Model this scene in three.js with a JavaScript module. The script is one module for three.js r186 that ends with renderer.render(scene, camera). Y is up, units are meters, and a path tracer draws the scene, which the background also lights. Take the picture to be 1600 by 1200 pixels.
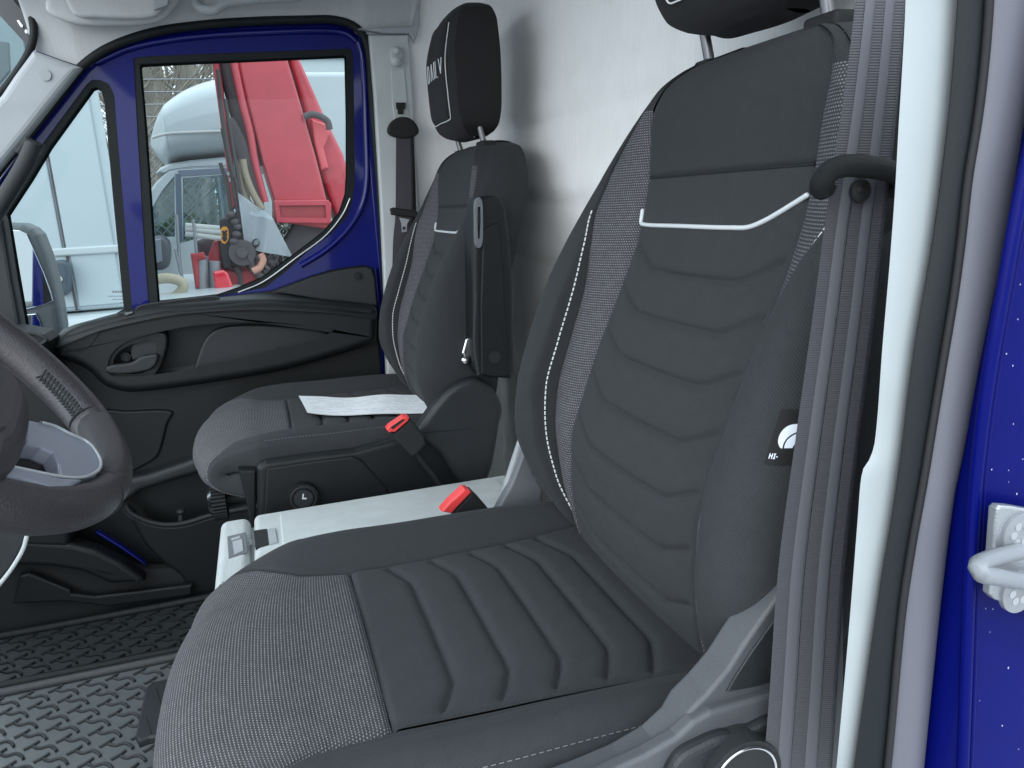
import * as THREE from 'three';
import { mergeGeometries } from 'three/addons/utils/BufferGeometryUtils.js';
import { RoundedBoxGeometry } from 'three/addons/geometries/RoundedBoxGeometry.js';

// ───────────────────────── camera, sky, sun, exposure ─────────────────────────
const W = 1024, H = 768;
const scene = new THREE.Scene();
const FOC = 1202;                                             // focal length for a 1600 wide frame
const camera = new THREE.PerspectiveCamera(2 * Math.atan(600 / FOC) * 180 / Math.PI, W / H, 0.02, 400);
const EYE = new THREE.Vector3(0, 1.75, 0);
const rad = (d) => d * Math.PI / 180;
const yaw = rad(17.5), pitch = rad(13.5), roll = rad(-3);
const AF = new THREE.Vector3(Math.sin(yaw) * Math.cos(pitch), -Math.sin(pitch), -Math.cos(yaw) * Math.cos(pitch));
const ax0 = new THREE.Vector3(Math.cos(yaw), 0, Math.sin(yaw)), ay0 = new THREE.Vector3().crossVectors(ax0, AF);
const AX = ax0.clone().multiplyScalar(Math.cos(roll)).addScaledVector(ay0, Math.sin(roll));
const AY = ay0.clone().multiplyScalar(Math.cos(roll)).addScaledVector(ax0, -Math.sin(roll));
camera.position.copy(EYE);
camera.quaternion.setFromRotationMatrix(new THREE.Matrix4().makeBasis(AX, AY, AF.clone().negate()));
scene.add(camera);

let seed = 7;
const rnd = () => { seed = (seed * 1664525 + 1013904223) >>> 0; return seed / 4294967296; };

{ // overcast sky
  const w = 128, h = 64, d = new Float32Array(w * h * 4);
  for (let j = 0; j < h; j++) for (let i = 0; i < w; i++) {
    const el = (j + 0.5) / h * Math.PI - Math.PI / 2, s = Math.sin(el);      // row 0 is the bottom
    let L = s > 0 ? 0.75 + 0.55 * s : 0.28;
    L *= 1 + 0.05 * Math.sin(i * 0.29 + j * 0.6) * Math.cos(j * 0.41 - i * 0.15);
    const k = (j * w + i) * 4;
    d[k] = L * 0.90; d[k + 1] = L * 1.0; d[k + 2] = L * 1.09; d[k + 3] = 1;
  }
  const t = new THREE.DataTexture(d, w, h, THREE.RGBAFormat, THREE.FloatType);
  t.mapping = THREE.EquirectangularReflectionMapping; t.magFilter = THREE.LinearFilter; t.minFilter = THREE.LinearFilter;
  t.colorSpace = THREE.LinearSRGBColorSpace; t.needsUpdate = true;
  scene.background = t; scene.environment = t; scene.environmentIntensity = 1; scene.backgroundIntensity = 1;
}
const sun = new THREE.DirectionalLight(0xfffaf4, 0.5);
sun.position.set(-10, 4.6, 9); sun.target.position.set(0, 1, -1); sun.castShadow = true; sun.shadow.radius = 95;
sun.shadow.mapSize.set(2048, 2048);
Object.assign(sun.shadow.camera, { left: -10, right: 10, top: 10, bottom: -10, near: 0.5, far: 50 });
scene.add(sun, sun.target);
const EXPOSURE = 2.85;

// ───────────────────────── helpers ─────────────────────────
// rays of the survey: where the line of sight of a measured point meets a plane of the van
const dirOf = (u, v) => AX.clone().multiplyScalar((u - 800) / FOC).addScaledVector(AY, -(v - 600) / FOC).add(AF);
const PZ = (u, v, z) => { const r = dirOf(u, v); return EYE.clone().addScaledVector(r, (z - EYE.z) / r.z); };
const PX = (u, v, x) => { const r = dirOf(u, v); return EYE.clone().addScaledVector(r, (x - EYE.x) / r.x); };
const PY = (u, v, y) => { const r = dirOf(u, v); return EYE.clone().addScaledVector(r, (y - EYE.y) / r.y); };
const PN = (u, v, p, n) => { const r = dirOf(u, v); return EYE.clone().addScaledVector(r, p.clone().sub(EYE).dot(n) / r.dot(n)); };
const V3 = (x, y, z) => new THREE.Vector3(x, y, z);

const used = new Set();
function numbered(n) { let k = n, i = 0; while (used.has(k)) k = n + '_' + String(++i).padStart(3, '0'); used.add(k); return k; }
function fin(o) { o.traverse((m) => { if (m.isMesh) { m.castShadow = true; m.receiveShadow = true; } }); return o; }
function thing(name, label, category, pos = [0, 0, 0], group) {
  const o = new THREE.Group(); o.name = numbered(name); o.position.set(...pos); scene.add(o);
  o.userData = { label, category }; if (group) o.userData.group = group;
  return o;
}
function structG(name, pos = [0, 0, 0], label) { const o = new THREE.Group(); o.name = numbered(name); o.position.set(...pos); o.userData.kind = 'structure'; if (label) o.userData.label = label; scene.add(o); return o; }
// a part: geometry is given in world metres and moved into its thing's frame
function worldPos(p) { const v = V3(0, 0, 0); while (p && p !== scene) { v.add(p.position); p = p.parent; } return v; }
function part(name, geo, mat, parent, label) {
  const g = Array.isArray(geo) ? merge(geo) : geo;
  const o = new THREE.Mesh(g, mat); o.name = name;
  if (parent && parent !== scene) { const w = worldPos(parent); g.translate(-w.x, -w.y, -w.z); parent.add(o); } else { o.name = numbered(name); scene.add(o); }
  if (label) o.userData.label = label;
  return fin(o);
}
function struct(name, geo, mat, label) { const o = part(name, geo, mat, scene); o.userData.kind = 'structure'; if (label) o.userData.label = label; return o; }
function single(name, geo, mat, label, category, group) { const o = part(name, geo, mat, scene); o.userData = { label, category }; if (group) o.userData.group = group; return o; }
function merge(list) {
  return mergeGeometries(list.map((g) => { const q = g.index ? g.toNonIndexed() : g; for (const k of Object.keys(q.attributes)) if (!['position', 'normal', 'uv'].includes(k)) q.deleteAttribute(k); return q; }));
}
// polygons
function smoothPts(pts, closed, n) { return new THREE.CatmullRomCurve3(pts.map((p) => V3(p.x, p.y, p.z || 0)), closed, 'centripetal').getPoints(n); }
function poly(px, z, sm) { let p = px.map(([u, v]) => { const q = PZ(u, v, z); return new THREE.Vector2(q.x, q.y); }); if (sm) p = smoothPts(p, true, sm).slice(0, -1).map((q) => new THREE.Vector2(q.x, q.y)); return p; }
function slabShape(outer, z, depth, o = {}) {
  const s = new THREE.Shape(outer); for (const h of o.holes || []) s.holes.push(new THREE.Path(h));
  const b = o.bevel || 0;
  const g = new THREE.ExtrudeGeometry(s, { depth: Math.max(depth - 2 * b, 0.0005), bevelEnabled: b > 0, bevelSize: b, bevelThickness: b, bevelOffset: -b, bevelSegments: o.seg || 3, curveSegments: 10, steps: 1 });
  g.translate(0, 0, z - depth + b); return g;                  // front face at z
}
function slab(px, z, depth, o = {}) { return slabShape(poly(px, z, o.sm), z, depth, { ...o, holes: (o.holes || []).map((h) => poly(h, z, o.hsm)) }); }
// the same lying down: top face at height y
function flat(px, y, depth, o = {}) {
  let p = px.map(([u, v]) => { const q = PY(u, v, y); return new THREE.Vector2(q.x, -q.z); });
  if (o.sm) p = smoothPts(p, true, o.sm).slice(0, -1).map((q) => new THREE.Vector2(q.x, q.y));
  return flatXZ(p, y, depth, o);
}
function flatXZ(p, y, depth, o = {}) { const g = slabShape(p, 0, depth, o); g.rotateX(-Math.PI / 2); g.translate(0, y, 0); return g; }
function grid(nu, nv, fn, o = {}) {                             // fn(u,v) -> Vector3 ; uv in metres
  const P = [], uv = [], idx = [];
  for (let j = 0; j <= nv; j++) { const row = []; for (let i = 0; i <= nu; i++) row.push(fn(i / nu, j / nv)); P.push(row); }
  const mid = Math.floor(nu / 2); let vl = 0; const pos = [];
  for (let j = 0; j <= nv; j++) {
    if (j) vl += P[j][mid].distanceTo(P[j - 1][mid]);
    let l = 0; const ls = [0]; for (let i = 1; i <= nu; i++) { l += P[j][i].distanceTo(P[j][i - 1]); ls.push(l); }
    for (let i = 0; i <= nu; i++) { pos.push(P[j][i].x, P[j][i].y, P[j][i].z); uv.push(ls[i] - (o.fromEdge ? 0 : ls[mid]), vl); }
  }
  const a = nu + 1;
  for (let j = 0; j < nv; j++) for (let i = 0; i < nu; i++) {
    const k = j * a + i; if (o.flip) idx.push(k, k + a, k + 1, k + 1, k + a, k + a + 1); else idx.push(k, k + 1, k + a, k + 1, k + a + 1, k + a);
  }
  const g = new THREE.BufferGeometry();
  g.setAttribute('position', new THREE.Float32BufferAttribute(pos, 3)); g.setAttribute('uv', new THREE.Float32BufferAttribute(uv, 2)); g.setIndex(idx);
  g.computeVertexNormals(); return g;
}
function tube(pts, r, o = {}) { const c = new THREE.CatmullRomCurve3(pts, !!o.closed, 'centripetal'); return new THREE.TubeGeometry(c, o.n || pts.length * 8, r, o.rs || 8, !!o.closed); }
function rod(a, b, r, r2, seg = 10) {
  const d = b.clone().sub(a), g = new THREE.CylinderGeometry(r2 === undefined ? r : r2, r, d.length(), seg);
  g.translate(0, d.length() / 2, 0); g.applyQuaternion(new THREE.Quaternion().setFromUnitVectors(V3(0, 1, 0), d.normalize())); g.translate(a.x, a.y, a.z); return g;
}
function ball(c, rx, ry = rx, rz = rx, s = 16) { const g = new THREE.SphereGeometry(1, s, s * 0.75 | 0); g.scale(rx, ry, rz); g.translate(c.x, c.y, c.z); return g; }
function rbox(x0, x1, y0, y1, z0, z1, r = 0.006, s = 3) { const g = new RoundedBoxGeometry(x1 - x0, y1 - y0, z1 - z0, s, Math.min(r, (x1 - x0) / 2.1, (y1 - y0) / 2.1, (z1 - z0) / 2.1)); g.translate((x0 + x1) / 2, (y0 + y1) / 2, (z0 + z1) / 2); return g; }
const disc = (c, r, d, n = 28) => { const g = new THREE.CylinderGeometry(r, r, d, n); g.rotateX(Math.PI / 2); g.translate(c.x, c.y, c.z); return g; };
// resample a polyline of [u,v] pairs
function lerpTab(xs, ys, x) { if (x <= xs[0]) return ys[0]; for (let i = 1; i < xs.length; i++) if (x <= xs[i]) { const t = (x - xs[i - 1]) / (xs[i] - xs[i - 1]); return ys[i - 1] + t * (ys[i] - ys[i - 1]); } return ys[ys.length - 1]; }
function tabFn(xs, ys) {                                        // monotone cubic
  const n = xs.length, d = [], m = [];
  for (let i = 0; i < n - 1; i++) d.push((ys[i + 1] - ys[i]) / (xs[i + 1] - xs[i]));
  m.push(d[0]); for (let i = 1; i < n - 1; i++) m.push(d[i - 1] * d[i] <= 0 ? 0 : 2 * d[i - 1] * d[i] / (d[i - 1] + d[i])); m.push(d[n - 2]);
  return (x) => {
    if (x <= xs[0]) return ys[0]; if (x >= xs[n - 1]) return ys[n - 1];
    let i = 0; while (x > xs[i + 1]) i++;
    const h = xs[i + 1] - xs[i], t = (x - xs[i]) / h, t2 = t * t, t3 = t2 * t;
    return (2 * t3 - 3 * t2 + 1) * ys[i] + (t3 - 2 * t2 + t) * h * m[i] + (-2 * t3 + 3 * t2) * ys[i + 1] + (t3 - t2) * h * m[i + 1];
  };
}
function edgeFn(pts) { const v = pts.map((p) => p[1]), u = pts.map((p) => p[0]); return tabFn(v, u); }
// a long strip of trim: two edges measured at heights v0..v1, a bulged front and a real back
function strip(L, R, v0, v1, z, o = {}) {
  const zl = o.zl ?? z, zr = o.zr ?? z, fl = edgeFn(L), fr = edgeFn(R), n = o.n || 60, m = o.m || 10, bulge = o.bulge || 0, th = o.thick || 0.01;
  return grid(2 * m, n, (s, t) => {
    const v = v0 + (v1 - v0) * t, a = PZ(fl(v), v, zl), b = PZ(fr(v), v, zr);
    const w = b.clone().sub(a), nrm = V3(0, 0, 1).cross(V3(0, 1, 0)); nrm.set(w.z, 0, -w.x).normalize(); if (nrm.dot(EYE.clone().sub(a)) < 0) nrm.negate();
    const q = s * 2;
    if (q <= 1) return a.addScaledVector(w, q).addScaledVector(nrm, bulge * Math.pow(Math.sin(Math.PI * q), 0.7));
    const k = 2 - q; return a.addScaledVector(w, k).addScaledVector(nrm, -th * Math.min(1, Math.sin(Math.PI * k) * 3));
  }, { fromEdge: true });
}

// ───────────────────────── textures & materials ─────────────────────────
function dtex(n, size, fn, srgb) {
  const d = new Uint8Array(n * n * 4);
  for (let j = 0; j < n; j++) for (let i = 0; i < n; i++) { const c = fn(i / n, j / n, i, j), k = (j * n + i) * 4; const a = Array.isArray(c) ? c : [c, c, c]; for (let q = 0; q < 3; q++) d[k + q] = Math.max(0, Math.min(255, a[q] * 255)); d[k + 3] = 255; }
  const t = new THREE.DataTexture(d, n, n, THREE.RGBAFormat); t.wrapS = t.wrapT = THREE.RepeatWrapping; t.magFilter = THREE.LinearFilter; t.minFilter = THREE.LinearMipmapLinearFilter; t.generateMipmaps = true;
  if (srgb) t.colorSpace = THREE.SRGBColorSpace; t.repeat.set(1 / size, 1 / size); t.needsUpdate = true; return t;
}
function hash(i, j) { let h = (i * 374761393 + j * 668265263) | 0; h = Math.imul(h ^ (h >>> 13), 1274126177); return ((h ^ (h >>> 16)) >>> 0) / 4294967296; }
function vnoise(x, y, per) { const i = Math.floor(x), j = Math.floor(y), f = x - i, g = y - j, s = f * f * (3 - 2 * f), t = g * g * (3 - 2 * g), w = (a) => ((a % per) + per) % per; const h = (a, b) => hash(w(a), w(b)); return (h(i, j) * (1 - s) + h(i + 1, j) * s) * (1 - t) + (h(i, j + 1) * (1 - s) + h(i + 1, j + 1) * s) * t; }
const fbm = (u, v, f) => 0.5 * vnoise(u * f, v * f, f) + 0.3 * vnoise(u * f * 2, v * f * 2, f * 2) + 0.2 * vnoise(u * f * 4, v * f * 4, f * 4);

// twill weave: fine diagonal, 2 mm pitch, 64 mm tile
const twill = (i, j) => 0.5 + 0.5 * Math.sin((i + j) * Math.PI * 2 / 16) * (0.6 + 0.4 * Math.sin(i * Math.PI * 2 / 8));
const twillCol = dtex(384, 0.064, (u, v, i, j) => 0.47 + 0.46 * twill(i, j) + 0.22 * (hash(i >> 1, j >> 1) - 0.5) + 0.12 * (fbm(u, v, 8) - 0.5) + (hash(i >> 2, j >> 2) > 0.9985 ? 0.35 : 0));
const twillBump = dtex(384, 0.064, (u, v, i, j) => twill(i, j) * 0.8 + 0.2 * hash(i, j));
// spotted mesh fabric: pale knots on black, 2.6 mm pitch
const knots = (i, j, n) => { const r = Math.floor(j / n), x = ((i + (r % 2) * n / 2) % n) / n - 0.5, y = (j % n) / n - 0.5; return Math.max(0, 1 - (x * x * 6 + y * y * 12)); };
const meshCol = dtex(384, 0.0768, (u, v, i, j) => 0.10 + 0.72 * Math.pow(knots(i, j, 16), 1.2) * (0.75 + 0.5 * hash(i >> 4, j >> 4)) + 0.06 * fbm(u, v, 8));
const meshBump = dtex(384, 0.0768, (u, v, i, j) => knots(i, j, 16));
const grain = dtex(256, 0.04, (u, v, i, j) => 0.55 * vnoise(u * 64, v * 64, 64) + 0.45 * vnoise(u * 32, v * 32, 32));
const leather = dtex(256, 0.03, (u, v) => { const a = vnoise(u * 24, v * 24, 24), b = vnoise(u * 48, v * 48, 48); return 0.6 * Math.abs(a - 0.5) * 2 + 0.4 * b; });
const wear = dtex(256, 0.5, (u, v) => 0.84 + 0.22 * fbm(u, v, 6));
const dusty = dtex(512, 0.35, (u, v, i, j) => 0.86 + 0.16 * fbm(u, v, 8) + (hash(i, j) > 0.9988 ? 0.9 : 0));
const felt = dtex(512, 0.4, (u, v, i, j) => 0.90 + 0.06 * vnoise(u * 256, v * 10, 256) + 0.08 * fbm(u, v, 6) + 0.06 * (hash(i, j) - 0.5));
const feltB = dtex(512, 0.4, (u, v, i, j) => 0.5 * vnoise(u * 200, v * 25, 200) + 0.5 * fbm(u, v, 16));
const ribs = dtex(128, 0.02, (u, v, i, j) => 0.5 + 0.5 * Math.sin(v * Math.PI * 2 * 12));
const rubberB = dtex(256, 0.05, (u, v) => fbm(u, v, 16));

const S = (o) => new THREE.MeshStandardMaterial({ side: THREE.DoubleSide, ...o });
const P = (o) => new THREE.MeshPhysicalMaterial({ side: THREE.DoubleSide, ...o });
const lin = (r, g, b) => new THREE.Color().setRGB(r, g, b);
const M = {
  cloth: P({ color: lin(0.042, 0.046, 0.050), map: twillCol, bumpMap: twillBump, bumpScale: 0.0005, roughness: 0.95, sheen: 0.12, sheenRoughness: 0.6, sheenColor: lin(0.35, 0.37, 0.42) }),
  clothSide: P({ color: lin(0.035, 0.039, 0.043), map: twillCol, bumpMap: twillBump, bumpScale: 0.0004, roughness: 0.95, sheen: 0.12, sheenRoughness: 0.6, sheenColor: lin(0.35, 0.37, 0.42) }),
  clothBlack: P({ color: lin(0.013, 0.013, 0.015), map: twillCol, bumpMap: twillBump, bumpScale: 0.0004, roughness: 0.9, sheen: 0.2, sheenRoughness: 0.6, sheenColor: lin(0.25, 0.25, 0.28) }),
  mesh: P({ color: lin(0.30, 0.30, 0.33), map: meshCol, bumpMap: meshBump, bumpScale: 0.0006, roughness: 0.85 }),
  thread: S({ color: lin(0.75, 0.76, 0.76), roughness: 0.7 }),
  threadGrey: S({ color: lin(0.16, 0.16, 0.17), roughness: 0.8 }),
  coverGrey: P({ color: lin(0.075, 0.08, 0.088), map: wear, bumpMap: grain, bumpScale: 0.0002, roughness: 0.5 }),
  flangeWhite: P({ color: lin(0.33, 0.365, 0.375), roughness: 0.5, map: wear }),
  piping: S({ color: lin(0.62, 0.66, 0.68), roughness: 0.5 }),
  black: P({ specularIntensity: 0.7, color: lin(0.0060, 0.0078, 0.0088), map: wear, bumpMap: grain, bumpScale: 0.00025, roughness: 0.5 }),
  blackDark: S({ color: lin(0.008, 0.009, 0.010), roughness: 0.75 }),
  charcoal: P({ specularIntensity: 0.8, color: lin(0.019, 0.022, 0.0245), map: wear, bumpMap: grain, bumpScale: 0.00025, roughness: 0.48 }),
  greyPl: P({ color: lin(0.14, 0.15, 0.165), map: wear, bumpMap: grain, bumpScale: 0.0002, roughness: 0.5 }),
  palePl: P({ color: lin(0.52, 0.56, 0.56), map: wear, bumpMap: grain, bumpScale: 0.00012, roughness: 0.42 }),
  trimGrey: P({ color: lin(0.36, 0.39, 0.41), map: wear, bumpMap: grain, bumpScale: 0.00015, roughness: 0.6 }),
  headliner: P({ color: lin(0.50, 0.52, 0.53), map: felt, bumpMap: feltB, bumpScale: 0.0004, roughness: 0.95 }),
  felt: P({ color: lin(0.95, 0.96, 0.955), map: felt, bumpMap: feltB, bumpScale: 0.0006, roughness: 0.95 }),
  blue: P({ color: lin(0.0012, 0.005, 0.135), map: dusty, roughness: 0.4, specularIntensity: 0.3, clearcoat: 0.5, clearcoatRoughness: 0.06 }),
  blueJamb: P({ color: lin(0.001, 0.0035, 0.105), map: dusty, roughness: 0.45, specularIntensity: 0.1, clearcoat: 0.07, clearcoatRoughness: 0.08 }),
  whitePaint: P({ color: lin(0.72, 0.77, 0.79), map: wear, roughness: 0.35, clearcoat: 0.5, clearcoatRoughness: 0.2 }),
  rubber: P({ color: lin(0.0055, 0.0085, 0.010), specularIntensity: 0.6, bumpMap: rubberB, bumpScale: 0.0001, roughness: 0.6 }),
  rubberGrey: P({ color: lin(0.105, 0.107, 0.130), bumpMap: rubberB, bumpScale: 0.00004, roughness: 0.5 }),
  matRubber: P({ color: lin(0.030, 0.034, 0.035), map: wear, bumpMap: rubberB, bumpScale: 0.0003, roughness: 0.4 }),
  matLit: P({ color: lin(0.105, 0.116, 0.118), map: dusty, bumpMap: rubberB, bumpScale: 0.0003, roughness: 0.36 }),  // paler copy of the mat rubber, windscreen light put into its colour
  chrome: S({ color: lin(0.7, 0.7, 0.7), metalness: 1, roughness: 0.18 }),
  postMetal: S({ color: lin(0.22, 0.22, 0.23), metalness: 1, roughness: 0.3 }),
  steel: S({ color: lin(0.55, 0.56, 0.58), metalness: 1, roughness: 0.38 }),
  zinc: P({ color: lin(0.34, 0.36, 0.38), metalness: 0.7, roughness: 0.4, bumpMap: grain, bumpScale: 0.0002 }),
  silver: P({ color: lin(0.27, 0.285, 0.34), metalness: 0.35, roughness: 0.38 }),
  leather: P({ color: lin(0.036, 0.033, 0.036), bumpMap: leather, bumpScale: 0.0004, roughness: 0.36 }),
  hub: P({ color: lin(0.030, 0.028, 0.031), bumpMap: grain, bumpScale: 0.0002, roughness: 0.5 }),
  red: P({ color: lin(0.78, 0.06, 0.06), roughness: 0.35 }),
  webbing: P({ color: lin(0.078, 0.078, 0.090), roughness: 0.75, bumpMap: ribs, bumpScale: 0.0003, sheen: 0.4, sheenRoughness: 0.4, sheenColor: lin(0.5, 0.5, 0.6) }),
  webbingPale: P({ color: lin(0.112, 0.115, 0.132), roughness: 0.65, sheen: 0.4, sheenRoughness: 0.4, sheenColor: lin(0.5, 0.5, 0.6) }),
  glass: P({ color: lin(0.52, 0.58, 0.58), specularIntensity: 0.3, transmission: 1, thickness: 0, roughness: 0, ior: 1.5 }),
  asphalt: S({ color: lin(0.34, 0.345, 0.35), roughness: 0.95 }),
};

// ───────────────────────── ground and surroundings shell ─────────────────────────
{ const g = new THREE.PlaneGeometry(600, 600); g.rotateX(-Math.PI / 2); struct('ground', g, M.asphalt, 'grey concrete yard outside the van'); }

// the cab shell of the van
const FLOOR = 0.78;
{
  struct('floor', rbox(-1.35, 0.75, FLOOR - 0.08, FLOOR, -2.12, -0.34, 0.01), M.matRubber, 'black cab floor');
  struct('roof', rbox(-0.50, 0.80, 2.34, 2.40, -2.22, -0.24, 0.02), M.whitePaint, 'roof of the cab');
  struct('bulkhead', rbox(-1.38, -1.05, FLOOR, 1.38, -2.12, -0.34, 0.03), M.black, 'dark bulkhead below the windscreen');
  // partition behind the seats: pale felt over a pressed panel
  const xw = 0.614, ribY = [[1.735, 0.006], [1.905, 0.0045], [2.07, 0.004], [1.60, 0.004]];
  const pg = grid(150, 130, (u, v) => {
    const z = -2.075 + u * 1.735, y = FLOOR + v * (2.335 - FLOOR);
    let dx = 0;
    for (const [yy, a] of ribY) { const d = (y - yy - 0.012 * Math.sin(z * 2.2)); dx += a * Math.exp(-(d * d) / 0.00018) - a * 0.8 * Math.exp(-((d - 0.035) ** 2) / 0.0007); }
    const px = Math.abs(z + 1.33), py = Math.abs(y - 1.52); const bx = Math.max(px - 0.10, 0), by = Math.max(py - 0.13, 0); dx -= 0.018 / (1 + Math.exp((Math.hypot(bx, by) - 0.02) * 260));
    const vr = Math.abs(z + 1.02); dx += 0.006 * Math.exp(-(vr * vr) / 0.0006);
    dx += 0.006 * Math.sin(z * 3.1 + y * 2.3) * Math.sin(y * 4.1 - z);
    return V3(xw + dx, y, z);
  });
  const o = struct('partition_wall', pg, M.felt, 'pale grey felt covered partition behind the seats');
  struct('cargo_bulkhead', rbox(0.70, 0.74, FLOOR, 2.34, -2.12, -0.3, 0.004), M.trimGrey, 'steel bulkhead behind the felt partition');
}
// headliner: rolls from the door header up into the ceiling
{
  const edge = [[20, -8], [40, 5], [52, 28], [54, 50], [50, 77], [75, 86], [100, 95], [125, 103], [160, 78], [200, 60], [250, 46], [325, 36], [400, 31], [470, 29], [520, 30], [550, 38], [572, 54], [600, 55], [640, 55], [648, 66], [655, 40]];
  const lo = edge.map(([u, v]) => PZ(u, v, -2.065));
  const N = edge.length - 1;
  const g = grid(N * 4, 16, (u, v) => {
    const f = u * N, i = Math.min(N - 1, Math.floor(f)), p = lo[i].clone().lerp(lo[i + 1], f - i);
    if (v < 0.5) { const a = v / 0.5 * Math.PI / 2; return V3(p.x, p.y + (2.255 - p.y) * Math.sin(a), -2.065 + 0.16 * (1 - Math.cos(a))); }
    return V3(p.x, 2.255, -1.905 + (v - 0.5) * 2 * 1.57);
  });
  struct('cant_rail', slab([[58, -90], [58, 40], [56, 80], [95, 140], [126, 100], [160, 74], [200, 57], [250, 43], [325, 34], [400, 29], [522, 27], [560, 40], [590, 70], [690, 70], [690, -140]], -2.092, 0.03), M.blue, 'blue body side above the passenger door');
  const h = struct('headliner', g, M.headliner, 'pale grey moulded headliner above the passenger door');
  h.userData.kind = 'structure';
  part('headliner_lip', slab([[560, 44], [600, 52], [640, 52], [648, 66], [656, 40], [656, 12], [650, 10], [646, 40], [600, 42]], -2.03, 0.02, { bevel: 0.004 }), M.trimGrey, h);
  part('ceiling_moulding', slab([[70, 12], [100, -40], [300, -60], [262, 22], [240, 33], [180, 38], [110, 34]], -1.99, 0.03, { bevel: 0.012, sm: 60, seg: 4 }), M.headliner, h);
}
{ const t = thing('sun_visor', 'pale grey sun visor folded against the ceiling above the windscreen pillar', 'sun visor', [-0.4, 2.2, -1.95]);
  part('visor_panel', slab([[98, -30], [112, 18], [124, 25], [150, 26], [238, 25], [252, 14], [262, -30]], -1.955, 0.025, { bevel: 0.008, sm: 70 }), M.headliner, t);
  part('visor_clip', slab([[236, -20], [240, 16], [262, 8], [268, -20]], -1.94, 0.012, { bevel: 0.003 }), M.trimGrey, t); }
{ const t = thing('grab_handle', 'pale grey ceiling grab handle above the passenger door window', 'grab handle', [-0.08, 2.22, -1.97]);
  part('handle_bar', tube([PZ(303, -6, -2.0), PZ(312, 12, -1.98), PZ(335, 15, -1.97), PZ(352, 4, -1.97), PZ(400, -2, -1.97), PZ(470, -6, -1.97)], 0.011, { rs: 12 }), M.trimGrey, t);
  part('handle_mount', slab([[298, -20], [303, 10], [320, 18], [342, 16], [350, 2], [350, -20]], -2.0, 0.02, { bevel: 0.005, sm: 40 }), M.headliner, t); }
// windscreen and pillar
{
  const t = structG('windscreen_pillar', [-0.5, 1.9, -2.02], 'pale grey windscreen pillar trim beside the quarter window');
  const outer = [[50, 77], [75, 86], [100, 95], [126, 104], [95, 143], [50, 200], [22, 234], [-6, 268], [-60, 340], [-60, 210], [0, 148], [20, 118], [45, 84]];
  part('pillar_trim', slab(outer, -2.03, 0.06, { bevel: 0.016, seg: 4 }), M.trimGrey, t);
  part('screw_cap', disc(PZ(70, 117, -2.028), 0.0125, 0.004), M.trimGrey, t);
  part('windscreen_seal', tube([PZ(18, -14, -2.05), PZ(30, 2, -2.05), PZ(47, 22, -2.05), PZ(53, 48, -2.05), PZ(46, 80, -2.05), PZ(20, 122, -2.05), PZ(-6, 154, -2.05), PZ(-60, 216, -2.05)], 0.0085, { n: 60 }), M.rubber, t);
  part('lower_pillar', slab([[-30, 296], [0, 330], [5, 345], [20, 440], [35, 520], [34, 550], [-30, 560]], -2.02, 0.05, { bevel: 0.01 }), M.charcoal, t);
  const w = thing('windscreen', 'windscreen glass with dark printed border at the pillar', 'windscreen', [-0.6, 2.0, -2.1]);
  part('pane', slab([[-60, -60], [30, -20], [50, 20], [55, 48], [48, 82], [0, 150], [-60, 230]], -2.085, 0.004), M.glass, w);
  part('printed_border', slab([[-40, -60], [26, -30], [50, 10], [54, 40], [45, 70], [38, 66], [-8, 16], [-40, -20]], -2.078, 0.003), P({ color: lin(0.05, 0.055, 0.058), roughness: 0.3 }), w);
  part('bolt', [ball(PZ(43, 50, -2.072), 0.006, 0.006, 0.004), slab([[26, 32], [29, 31], [36, 40], [35, 43], [32, 42]], -2.073, 0.003)], M.steel, w);
  part('wiper_cowl', slab([[-60, 60], [12, 66], [14, 110], [-60, 200]], -2.6, 0.02), P({ color: lin(0.30, 0.34, 0.37), roughness: 0.4 }), w);
}
{ const t = thing('grab_handle', 'black grab handle along the windscreen pillar', 'grab handle', [-0.5, 1.85, -1.99]);
  part('handle_bar', tube([PZ(52, 226, -1.985), PZ(42, 250, -1.975), PZ(24, 282, -1.97), PZ(2, 318, -1.97), PZ(-30, 372, -1.97)], 0.017, { rs: 14 }), M.charcoal, t);
  part('handle_mount', slab([[40, 212], [66, 226], [62, 238], [46, 250], [22, 238]], -1.98, 0.03, { bevel: 0.004 }), M.black, t); }

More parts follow.
